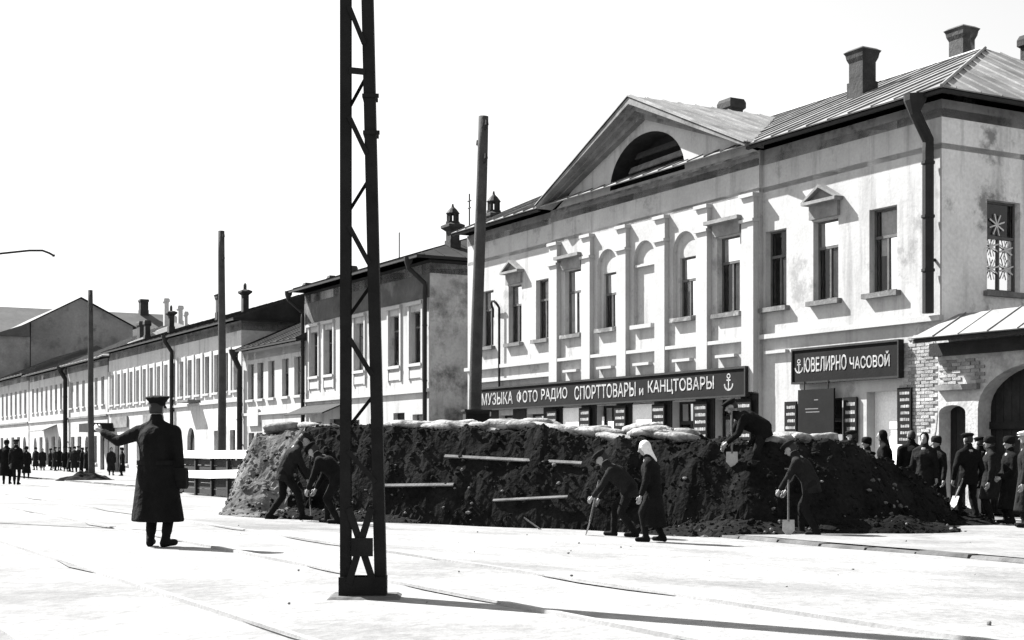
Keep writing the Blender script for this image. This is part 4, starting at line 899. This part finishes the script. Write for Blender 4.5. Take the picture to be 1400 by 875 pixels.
for px in list(range(392, 470, 26)) + list(range(526, 945, 17)) + list(range(1052, 1130, 24)):
    x, y = crest_at(px + rc.uniform(-5, 5)); z = bank_z(x, y)
    ang = -.42 + rc.uniform(-.18, .18) if px < 1050 else .6; bag(x, y+rc.uniform(-.16,.12), z+.06+rc.uniform(-.03,.06), ang, i, rc.uniform(.7,1.1)); i += 1
    if rc.random() < .3 and px < 940: bag(x+.2, y+.3, z+.1, ang+.2, i+3); i += 1

# planks and poles lying on the bank
def plank(px, D, z, L, rz, tilt, label, w=.16, t=.03, mt=WOODL):
    k = (px-700)/F; o = thing('plank', label, 'plank', (k*D, D, z), rz, 'loose planks on the barricade')
    M_ = Matrix.Rotation(tilt, 4, 'Y') @ Matrix.Rotation(.75, 4, 'X'); w *= .42; m = MB(); m.box(-L/2, L/2, -w/2, w/2, 0, t, M_); b = m.build('board', mt, o)
    return o
def bz(px, D, dz=.02): k = (px-700)/F; return bank_z(k*D, D)+dz
plank(700, 26.75, bz(700, 26.75, .03), 2.8, -.38, .045, 'long pale plank lying across the barricade face under the sandbags')
plank(570, 27.1, bz(570, 27.1, .02), 1.5, -.30, -.02, 'short pale plank beside the lattice mast on the barricade', .16)
plank(725, 26.2, bz(725, 26.2, .03), 1.5, -.40, -.06, 'narrow pale plank half buried in the barricade face', .12)
plank(818, 25.3, bz(818, 25.3, .05), .8, -.2, .0, 'stub of pale board left of the woman in the white headscarf', .14)
plank(745, 25.5, bz(745, 25.5, .06), 1.0, -.5, .55, 'thin tilted lath on the dark middle of the barricade', .05, .03)

# small heap of earth far left
hp = at_ground(117, 656); m = MB(); n = 40
for i in range(n+1):
    for j in range(n+1):
        u, v = i/n*2-1, j/n*2-1; r = math.hypot(u, v); h = max(0, .55*(1-(r)**1.3))*(.6+.8*abs(noise.noise(Vector((u*2.2, v*2.2, 6))))) + .06*noise.noise(Vector((u*7, v*7, 2)))*(r < .95)
        m.v.append((u*1.55, v*1.1, h-.06))
for i in range(n):
    for j in range(n): a = i*(n+1)+j; m.f.append((a, a+n+1, a+n+2, a+1))
o = m.build('earth_heap', EARTH); o.location = hp; tag(o, 'low dark heap of earth on the road near the far pole', 'heap')

# ------------------------------------------------------------------ barrier of white boards
bp_ = at_depth(290, 45.1); bd = thing('board_barrier', 'low dark board barrier with two white rails left of the earth barricade', 'barrier', bp_, ROT)
BL = 3.75
for j in range(7):
    z = .05 + j*.19; b_ = MB(); b_.box(-BL+rc.uniform(0,.1), BL-rc.uniform(0,.1), -.06, -.03, z, z+.183, Matrix.Rotation(rc.uniform(-.003,.003), 4, 'Y')); b_.build('dark_board', WOODD, bd)
for x in (-3.5, -1.7, -.05, 1.7, 3.5):
    b_ = MB(); b_.box(x-.06, x+.06, -.028, .06, -.05, 1.40); b_.build('post', WOODD, bd)
    b_ = MB(); b_.add([(x-.04,-.06,1.15),(x+.04,-.06,1.15),(x+.04,-.85,0),(x-.04,-.85,0),(x-.04,-.12,1.2),(x+.04,-.12,1.2),(x+.04,-.93,0),(x-.04,-.93,0)], [(0,1,2,3),(4,5,6,7),(0,1,5,4),(1,2,6,5),(2,3,7,6),(3,0,4,7)]); b_.build('strut', WOODD, bd)
for (a, b, z, tl) in ((-3.85, -.06, 1.22, .004), (-.05, 3.85, 1.22, -.002), (-3.3, -.06, .58, .022), (-.05, 3.6, .58, .006)):
    b_ = MB(); b_.box(a, b, .062, .10, z, z+.25, Matrix.Rotation(tl, 4, 'Y')); b_.build('white_rail', WHITE, bd)

# stray clods and stones on the road
def stray_pick():
    x, y = rc.uniform(-6, 9), rc.uniform(9, 27); return (x, y, gz(x, y)+.012)
st_o = clods(70, stray_pick, .009, 'road_stones', mat('road_stone', .08, .2, 4, .3), None); tag(st_o, 'small dark stones scattered over the road', 'stones')

# ------------------------------------------------------------------ people
def ik(a, b, l1, l2, pole):
    a, b = Vector(a), Vector(b); d = b-a; L = min(d.length, (l1+l2)*.995); dn = d.normalized(); b = a+dn*L
    x = (l1*l1-l2*l2+L*L)/(2*L); h = math.sqrt(max(l1*l1-x*x, 0)); p = Vector(pole); p = (p-dn*p.dot(dn))
    if p.length < 1e-4: p = Vector((0,0,1))
    return a+dn*x+p.normalized()*h, b
def remesh(mb, name, mt, vox, parent, extra=None, smooth=3):
    me = mb.mesh(name+'_tmp', None); ob = bpy.data.objects.new(name+'_tmp', me); COL.objects.link(ob)
    md = ob.modifiers.new('r', 'REMESH'); md.mode = 'VOXEL'; md.voxel_size = vox; md.use_smooth_shade = True
    sm_ = ob.modifiers.new('s', 'SMOOTH'); sm_.iterations = smooth; sm_.factor = .5
    dg = bpy.context.evaluated_depsgraph_get(); dg.update(); out = bpy.data.meshes.new_from_object(ob.evaluated_get(dg)); bpy.data.objects.remove(ob); bpy.data.meshes.remove(me)
    if extra:
        e = extra.mesh('e', None, True); bm = bmesh.new(); bm.from_mesh(out); bm.from_mesh(e); bm.to_mesh(out); bm.free(); bpy.data.meshes.remove(e)
    out.materials.clear(); out.materials.append(mt); out.name = name
    out.polygons.foreach_set('use_smooth', [True]*len(out.polygons)); out.polygons.foreach_set('material_index', [0]*len(out.polygons))
    return link(name, out, parent)
def person(label, loc, rz, H=1.72, hip=.93, hipy=0.0, lean=0.0, head=0.0, turn=0.0, feet=((-.11,0,0),(.11,.03,0)), hands=((-.27,.08,.78),(.27,.08,.78)), coat='long', hem=.30, hat='cap', near=True, cm=None, wide=1.0, hatm=None, group='people in the street', fist=True, elbow=((-.6,-.6,-.3),(.6,-.6,-.3)), twist=0.0):
    k = H/1.75; o = thing('person', label, 'person', loc, rz, group); cm = cm or COAT; vox = .014 if near else .032
    V = lambda *a: Vector(a)*k
    pel = V(0, hipy, hip); sd_ = Vector((0, math.sin(lean), math.cos(lean))); fw = Vector((0, math.cos(lean), -math.sin(lean)))
    ches = pel + sd_*.34*k; shb = pel + sd_*.50*k; sx = Vector((math.cos(twist), math.sin(twist), 0))
    hd = Vector((0, math.sin(lean*.6+head), math.cos(lean*.6+head))); hf = Vector((math.sin(turn), math.cos(turn)*math.cos(lean*.6+head), -math.sin(lean*.6+head))).normalized()
    nk = shb + sd_*.05*k; hc = nk + hd*.17*k + hf*.02*k; hr = hd.cross(hf)*-1
    HM = Matrix((hf.cross(hd), hf, hd)).transposed()
    body = MB(); cap_ = body.capsule
    cap_(pel, ches, .135*k, .15*k); cap_(ches, shb-sd_*.03*k, .15*k, .11*k); cap_(shb, hc-hd*.05*k, .062*k, .055*k)
    body.ell(hc, .078*k, .098*k, .118*k, HM); body.ell(hc + hf*.03*k - hd*.07*k, .055*k, .062*k, .05*k, HM)       # skull, jaw
    if near:
        body.capsule(hc+hf*.09*k+hd*.01*k, hc+hf*.118*k-hd*.022*k, .012*k, .018*k, 8)
        body.capsule(hc+hf*.088*k-HM.col[0]*.03*k+hd*.02*k, hc+hf*.088*k+HM.col[0]*.03*k+hd*.02*k, .014*k, .014*k, 8)
        body.capsule(hc+hf*.084*k-HM.col[0]*.018*k-hd*.058*k, hc+hf*.084*k+HM.col[0]*.018*k-hd*.058*k, .011*k, .011*k, 8)
        for s_ in (-1, 1): body.ell(hc+HM.col[0]*s_*.08*k-hd*.005*k-hf*.01*k, .012*k, .022*k, .034*k, HM)
    cl = MB(); tr_ = MB(); bt = MB(); fing = MB()
    shs = [shb + sx*s_*.18*k*wide - sd_*.065*k for s_ in (-1, 1)]
    for i, s_ in enumerate((-1, 1)):
        hand = V(*hands[i]); el, hand = ik(shs[i], hand, .30*k, .27*k, elbow[i])
        body.capsule(shs[i], el, .048*k, .038*k); body.capsule(el, hand, .037*k, .026*k)
        d = (hand-el).normalized(); pm = hand + d*.045*k; body.capsule(hand+d*.01*k, hand+d*.075*k, .031*k, .034*k, 8)
        if near:
            side_ = d.cross(Vector((0,0,1)));  side_ = side_.normalized() if side_.length > .05 else Vector((1,0,0)); up_ = side_.cross(d)
            for q, (off, ln) in enumerate(((-.028,.068),(-.010,.08),(.010,.085),(.027,.07))):
                a = hand+d*.085*k+up_*off*k; b = a+d*ln*.5*k-side_*.010*k*s_; c = b+d*ln*.35*k-side_*.03*k*s_*(1.6 if fist else .6)
                fing.tube([a-d*.02*k, a, b, c], [.0105*k, .0105*k, .0095*k, .007*k], 7)
            a = hand+d*.03*k+up_*.03*k; fing.tube([a-up_*.01*k, a+up_*.018*k+d*.025*k, a+up_*.02*k+d*.062*k-side_*.012*k*s_], [.013*k, .011*k, .008*k], 7)
        cl.capsule(shs[i], el, .078*k*wide, .064*k); cl.capsule(el, hand-d*.035*k, .063*k, .052*k)
        cl.capsule(shs[i]*.6+shb*.4, shs[i], .095*k, .082*k)
        hp_ = pel + Vector((s_*.095*k, 0, -.02*k)); ft = V(*feet[i]); an = ft + Vector((0, 0, .085*k)); kn, an = ik(hp_, an, .43*k, .43*k, (s_*.15, 1, .1))
        body.capsule(hp_, kn, .078*k, .052*k); body.capsule(kn, an, .052*k, .036*k); toe = Vector((s_*.3, 1, 0)).normalized()
        body.capsule(an - Vector((0,0,.03*k)), Vector((an.x, an.y, an.z-.045*k)) + toe*.13*k, .038*k, .032*k, 8)
        tr_.capsule(hp_, kn, .098*k, .076*k); tr_.capsule(kn, an + (kn-an)*.22, .074*k, .064*k)
        bt = MB(); bt.capsule(an + (kn-an)*.45, an + Vector((0,0,.0)), .062*k, .052*k); heel = Vector((an.x, an.y, an.z-.035*k))
        bt.capsule(heel - toe*.03*k, heel + toe*.16*k, .050*k, .042*k, 10); bt.capsule(heel - toe*.035*k + Vector((0,0,-.012*k)), heel - toe*.02*k + Vector((0,0,.04*k)), .046*k, .046*k, 10); remesh(bt, 'boot', BOOT, .013 if near else .035, o)
    tr_.capsule(pel - Vector((.06*k,0,0)), pel + Vector((.06*k,0,0)), .125*k, .125*k)
    remesh(body, 'body', SKIN, vox if near else .03, o, fing if near else None, 1)
    # coat or jacket
    cl.capsule(pel + sd_*.02*k, ches, .155*k*wide, .175*k*wide); cl.capsule(ches - Vector((.07*k*wide,0,0)), ches + Vector((.07*k*wide,0,0)), .155*k, .155*k); cl.capsule(shb - sd_*.05*k - Vector((.09*k,0,0)), shb - sd_*.05*k + Vector((.09*k,0,0)), .105*k, .105*k)
    cl.capsule(shb, nk+sd_*.055*k, .095*k, .082*k)
    for q in shs: cl.capsule(nk, q, .07*k, .075*k)
    n = 20
    if coat == 'long':
        rs = []; top = pel + sd_*.10*k; fc = V((feet[0][0]+feet[1][0])/2, (feet[0][1]+feet[1][1])/2, hem)
        for q in range(8):
            f = q/7; c = top.lerp(fc, f); a_ = (.185+.075*f)*k*wide; b_ = (.145+.085*f)*k
            rs.append([c + Vector((a_*math.cos(2*math.pi*j/n)*(1+.05*f*math.sin(j*2.4)), b_*math.sin(2*math.pi*j/n)*(1+.06*f*math.sin(j*1.9+1)), 0)) for j in range(n)])
        cl.rings(rs)
    else:
        rs = []; dn_ = (Vector((0,0,-1)) - sd_*.6).normalized()
        for q in range(4):
            f = q/3; c = pel + sd_*.08*k + dn_*.24*k*f; a_ = (.18+.02*f)*k*wide; b_ = (.15+.02*f)*k
            rs.append([c + Vector((a_*math.cos(2*math.pi*j/n), 0, 0)) + dn_.cross(Vector((1,0,0)))*b_*math.sin(2*math.pi*j/n) for j in range(n)])
        cl.rings(rs)
    remesh(cl, 'coat' if coat == 'long' else 'jacket', cm, .02 if near else .035, o)
    remesh(tr_, 'trousers', TROU, .022 if near else .04, o)
    # hair and headgear
    def shell(rx, ry, rz_, z0, name, mt, ofs=Vector((0,0,0))):
        m = MB(); rs = []; nu = 16
        for q in range(7):
            th = math.acos(max(-1, min(1, z0)))*(1-q/6.3); rs.append([hc + ofs + HM @ (Vector((rx*math.sin(th)*math.cos(2*math.pi*j/nu), ry*math.sin(th)*math.sin(2*math.pi*j/nu), rz_*math.cos(th)))*k) for j in range(nu)])
        m.rings(rs); return m.build(name, mt, o, smooth=True)
    hx, hy, hz = HM.col[0], HM.col[1], HM.col[2]
    if hat != 'scarf': shell(.085, .092, .122, -.5, 'hair', HAIR, -hf*.030*k+hd*.002*k)
    hm_ = hatm or cm
    if hat == 'peaked':
        m = MB(); nu = 20; rs = []
        for (r_, z_, sh) in ((.094,.035,0),(.096,.075,0),(.100,.082,0),(.135,.125,.008),(.140,.138,.01),(.132,.148,.01),(.06,.158,.006)):
            rs.append([hc + (hx*math.cos(2*math.pi*j/nu)*r_ + hy*(math.sin(2*math.pi*j/nu)*r_*1.12 + sh) + hz*(z_ + .012*math.sin(2*math.pi*j/nu)*(r_ > .12)))*k for j in range(nu)])
        m.rings(rs); h_ = m.build('peaked_cap', hm_, o, smooth=False)
        m = MB(); rs = []
        for (f0, z_) in ((.0,.036),(.5,.026),(1,.008)): rs.append([hc + (hx*math.cos(a)*(.094+.012*f0) + hy*(math.sin(a)*(.105+.062*f0*math.sin(a))) + hz*z_)*k for a in [math.pi*(.12+.76*j/10) for j in range(11)]])
        v = [p for r in rs for p in r]; m.add(v + [p+hz*.006*k for p in v], [(i*11+j, i*11+j+1, (i+1)*11+j+1, (i+1)*11+j) for i in range(2) for j in range(10)] + [(33+i*11+j, 33+i*11+j+1, 33+(i+1)*11+j+1, 33+(i+1)*11+j) for i in range(2) for j in range(10)]); m.build('visor', BOOT, h_)
    elif hat == 'cap':
        m = MB(); nu = 18; rs = []
        for (r_, z_, sh) in ((.090,.045,0),(.094,.07,0),(.118,.095,.012),(.120,.115,.014),(.09,.135,.005),(.03,.142,0)):
            rs.append([hc + (hx*math.cos(2*math.pi*j/nu)*r_ + hy*(math.sin(2*math.pi*j/nu)*r_*1.14 + sh) + hz*(z_ - .02*max(0, math.sin(2*math.pi*j/nu))*(z_ > .08)))*k for j in range(nu)])
        m.rings(rs); h_ = m.build('flat_cap', hm_, o, smooth=True)
        m = MB(); v = [hc + (hx*math.cos(a)*(.085+.01*f0) + hy*(math.sin(a)*(.10+.055*f0*math.sin(a))) + hz*(.052-.014*f0))*k for f0 in (0, 1) for a in [math.pi*(.15+.7*j/8) for j in range(9)]]
        m.add(v + [p+hz*.01*k for p in v], [(j, j+1, 9+j+1, 9+j) for j in range(8)] + [(18+j, 18+j+1, 27+j+1, 27+j) for j in range(8)]); m.build('peak', hm_, h_)
    elif hat == 'fur':
        m = MB(); nu = 18; rs = []
        for (r_, z_) in ((.09,-.02),(.108,.0),(.112,.05),(.112,.10),(.09,.145),(.04,.16)): rs.append([hc + (hx*math.cos(2*math.pi*j/nu)*r_ + hy*(math.sin(2*math.pi*j/nu)*r_*1.1) + hz*(z_+.03*max(0, math.sin(2*math.pi*j/nu))*(z_ < .01)))*k for j in range(nu)])
        m.rings(rs); m.build('fur_hat', hm_, o, smooth=True)
    elif hat == 'scarf':
        m = MB(); m.ell(hc - hf*.022*k + hd*.012*k, .098*k, .108*k, .132*k, HM); m.capsule(nk - hd*.0*k - hf*.02*k, nk+hd*.06*k - hf*.01*k, .088*k, .082*k); m.capsule(hc-hf*.07*k-hd*.06*k, nk-hf*.115*k-sd_*.10*k, .05*k, .03*k)
        remesh(m, 'headscarf', hatm or SCARF, .018 if near else .03, o)
    return o
def spade(loc, rz, tilt, L, label, pale=True):
    o = thing('spade', label, 'spade', loc, rz); Mx = Matrix.Rotation(tilt, 4, 'Y')
    m = MB(); m.tube([Mx @ Vector((0,0,.25)), Mx @ Vector((0,0,L))], .018, 8); m.tube([Mx @ Vector((0,-.06,L)), Mx @ Vector((0,.06,L))], .016, 6); m.build('handle', WOODL if pale else WOODD, o)
    m = MB(); v = [(-.003,-.10,.28),(-.003,.10,.28),(.01,.105,.1),(.02,0,-.02),(.01,-.105,.1)]; m.add([Mx @ Vector(p) for p in v] + [Mx @ (Vector(p)+Vector((.006,0,0))) for p in v], [(0,1,2,3,4),(5,6,7,8,9)] + [(i,(i+1)%5,5+(i+1)%5,5+i) for i in range(5)]); m.build('blade', IRON if not pale else mat('spade_steel', .25, .4, 5, .1, rough=.5), o)
    return o
def onbank(px, D, dz=0): k = (px-700)/F; x, y = k*D, D; return Vector((x, y, max(gz(x, y), bank_z(x, y)) + dz))

g = at_ground(214, 750)
cop = person('person in long black greatcoat and peaked cap on the road, arm stretched out', at_depth(214, 17.0), R(-12), 1.765, feet=((-.09,.02,0),(.14,-.05,0)), hands=((-.74,.06,1.38),(.30,.06,.74)), coat='long', hem=.30, hat='peaked', wide=1.24, elbow=((-.1,-.2,-1.0),(.7,-.5,-.2)), fist=False, group='people in the street')
m = MB(); n = 24
m.rings([[Vector((.232*math.cos(2*math.pi*j/n)*1.06, .178*math.sin(2*math.pi*j/n)*1.05, z)) for j in range(n)] for z in (.985, 1.04)], cap=False); m.build('belt', BOOT, cop)
b = thing('shoulder_bag', 'dark flat bag hanging at the hip of the person in the peaked cap', 'bag', cop.location + Vector((.28, -.05, .70)), R(-12))
m = MB(); m.rings([[(sx*q[0], sy*q[1], q[2]) for sx, sy in ((-1,-1),(1,-1),(1,1),(-1,1))] for q in ((.095,.03,0),(.11,.04,.03),(.11,.04,.2),(.10,.03,.25))]); m.build('pouch', BOOT, b)
m = MB(); m.box(-.112, .112, -.05, -.042, .1, .252); m.build('flap', BOOT, b); m = MB(); m.tube([(-.1,0,.24), (-.20,0,.45), (-.34,-.02,.72)], .012, 6); m.build('strap', BOOT, b)

# diggers at the barricade
p = at_ground(392, 711); person('person in dark clothes digging at the left end of the barricade, legs apart', p, R(-75), 1.74, hip=.88, hipy=-.05, lean=.5, head=.3, feet=((-.12,-.32,0),(.12,.28,0)), hands=((-.05,.45,.62),(.08,.60,.42)), coat='short', hat='cap', cm=COATG, group='diggers at the barricade')
spade(onbank(424, p.y+.05, .02), R(15), .0, 1.15, 'spade held by the digger at the left end of the barricade', False)
p = at_ground(456, 716); person('person stooping beside the lattice mast at the foot of the barricade', p, R(70), 1.70, hip=.86, hipy=-.12, lean=.85, head=.2, feet=((-.13,-.15,0),(.12,.2,0)), hands=((-.15,.52,.45),(.15,.55,.4)), coat='short', hat='cap', group='diggers at the barricade')
p = at_ground(850, 734); person('person bending over rubble left of the woman in a white headscarf', p, R(78), 1.66, hip=.86, hipy=-.15, lean=.8, head=.1, feet=((-.13,-.25,0),(.12,.16,0)), hands=((-.12,.55,.62),(.15,.48,.55)), coat='short', hat='cap', cm=COATG, group='diggers at the barricade')
spade(p + Vector((-.62*.978*.95, .62*.208*.95, .0)), R(170), -.22, .95, 'spade held by the person bending left of the white headscarf')
p = at_ground(893, 741); person('woman in long dark coat and white headscarf standing before the barricade', p, R(82), 1.58, hip=.92, lean=.14, head=.25, feet=((-.08,.12,0),(.10,-.16,0)), hands=((-.24,.20,.80),(.23,.06,.76)), coat='long', hem=.26, hat='scarf', group='diggers at the barricade')
k_ = (1035-700)/F; D5 = 25.4; p = Vector((k_*D5, D5, bank_z(k_*D5, D5)-.02)); p.z = min(p.z, .95)
person('person in a cap bending over on top of the barricade with a spade', p, R(88), 1.75, hip=.88, hipy=-.12, lean=1.12, head=-.25, feet=((-.14,-.18,0),(.14,.16,0)), hands=((-.14,.55,.62),(.12,.60,.50)), coat='short', hat='cap', cm=COAT, wide=1.1, group='diggers at the barricade')
spade(onbank(1001, D5-.15, .0), R(90), .06, 1.05, 'pale-handled spade of the person bending on top of the barricade')
p = onbank(1104, 24.1, -.03); person('person in dark jacket stooping at the right foot of the barricade', p, R(60), 1.72, hip=.9, hipy=-.08, lean=.55, head=.2, feet=((-.12,-.2,0),(.12,.15,0)), hands=((-.12,.5,.72),(.15,.5,.66)), coat='short', hat='cap', cm=COATG, group='diggers at the barricade')
spade(onbank(1078, 23.95, -.03), R(80), .12, 1.15, 'spade held at the right foot of the barricade')
# onlookers by the shop front
p = at_depth(1166, 30.6) + Vector((0,0,.12)); person('onlooker in flat cap with shoulders turned, below the notice board left of the white door', p, R(60), 1.72, hat='cap', cm=COATG, group='onlookers by the shop')
p = at_depth(1212, 30.2) + Vector((0,0,.15)); person('onlooker in dark headscarf standing before the white shop door', p, R(75), 1.70, hat='scarf', hatm=COAT, lean=.12, group='onlookers by the shop')
p = at_depth(1246, 30.0) + Vector((0,0,.06)); person('broad person in dark coat seen from behind under the tall notice board', p, R(10), 1.78, hat='none', wide=1.22, group='onlookers by the shop')
p = at_depth(1281, 30.6); person('onlooker standing in front of the small plank door', p, R(120), 1.70, hat='fur', cm=COATG, group='onlookers by the shop')
p = at_depth(1324, 27.6); person('person in flat cap and short jacket with legs apart near the gateway', p, R(15), 1.74, feet=((-.17,.02,0),(.16,-.05,0)), hat='cap', coat='short', cm=COAT, wide=1.05, hands=((-.30,.06,.86),(.28,.1,.84)), group='onlookers by the shop')
p = at_depth(1354, 29.0); person('onlooker in dark coat beside the arch, right of the person in flat cap', p, R(80), 1.68, hat='fur', cm=COATG, hem=.45, group='onlookers by the shop')
p = at_depth(1381, 27.4); person('person in long coat before the dark arched gate, hands folded', p, R(95), 1.66, hat='fur', hands=((-.06,.22,.95),(.06,.24,.95)), group='onlookers by the shop')
p = at_depth(1404, 26.0); person('person in a pale cap in front of the arched gate', p, R(70), 1.76, hat='cap', hatm=SCARF, cm=COATG, group='onlookers by the shop')
spade(onbank(1300, 27.4, .02), R(20), .45, 1.2, 'spade with pale handle leaning by the onlookers near the gateway')
for px, D, rz_, ht, lb in ((1140, 30.8, 70, 'cap', 'half-hidden onlooker in cap behind the right shoulder of the barricade'), (1186, 31.2, 100, 'fur', 'onlooker in round hat standing just left of the white door'), (1264, 29.6, 150, 'scarf', 'onlooker in dark headscarf between the broad back and the plank door'), (1340, 30.8, 20, 'cap', 'onlooker in cap standing against the white wall beside the arch')):
    person(lb, at_depth(px, D)+Vector((0,0,.04)), R(rz_), rc.uniform(1.64, 1.76), hat=ht, hatm=COAT, cm=rc.choice((COAT, COATG)), hem=rc.choice((.3, .45, .6)), near=True, wide=rc.uniform(1.0, 1.15), group='onlookers by the shop')
# passers-by far along the street
p = at_depth(9, 56); person('person in wide long coat walking on the road beside another walker', p, R(10), 1.72, hat='fur', near=False, wide=1.25, hem=.35, group='people far along the street')
p = at_depth(22, 55.5); person('walker in cap and short coat beside the person in wide long coat', p, R(5), 1.76, hat='cap', near=False, hem=.6, feet=((-.1,.15,0),(.1,-.12,0)), group='people far along the street')
p = at_depth(36, 76); person('person alone on the road ahead of the two walkers', p, R(20), 1.7, hat='fur', near=False, group='people far along the street')
rc2 = random.Random(11)
for i, (px, D) in enumerate(((49, 116), (58, 114), (69, 116), (75, 112), (81, 114), (90, 108), (96, 107), (102, 104), (107, 106), (113, 102), (118, 101), (122, 104), (152, 90), (167, 88))):
    person('dark-coated person in the crowd on the far pavement' if i < 12 else ('dark-coated person standing behind the outstretched arm', 'second dark-coated person just ahead of the outstretched arm')[i-12], at_depth(px, D*.93), rc2.uniform(0, 6.28), rc2.uniform(1.62, 1.8), hat=rc2.choice(('cap', 'fur', 'scarf')), hatm=COAT, near=False, cm=rc2.choice((COAT, COATG)), wide=rc2.uniform(1.0, 1.2), group='crowd on the far pavement')
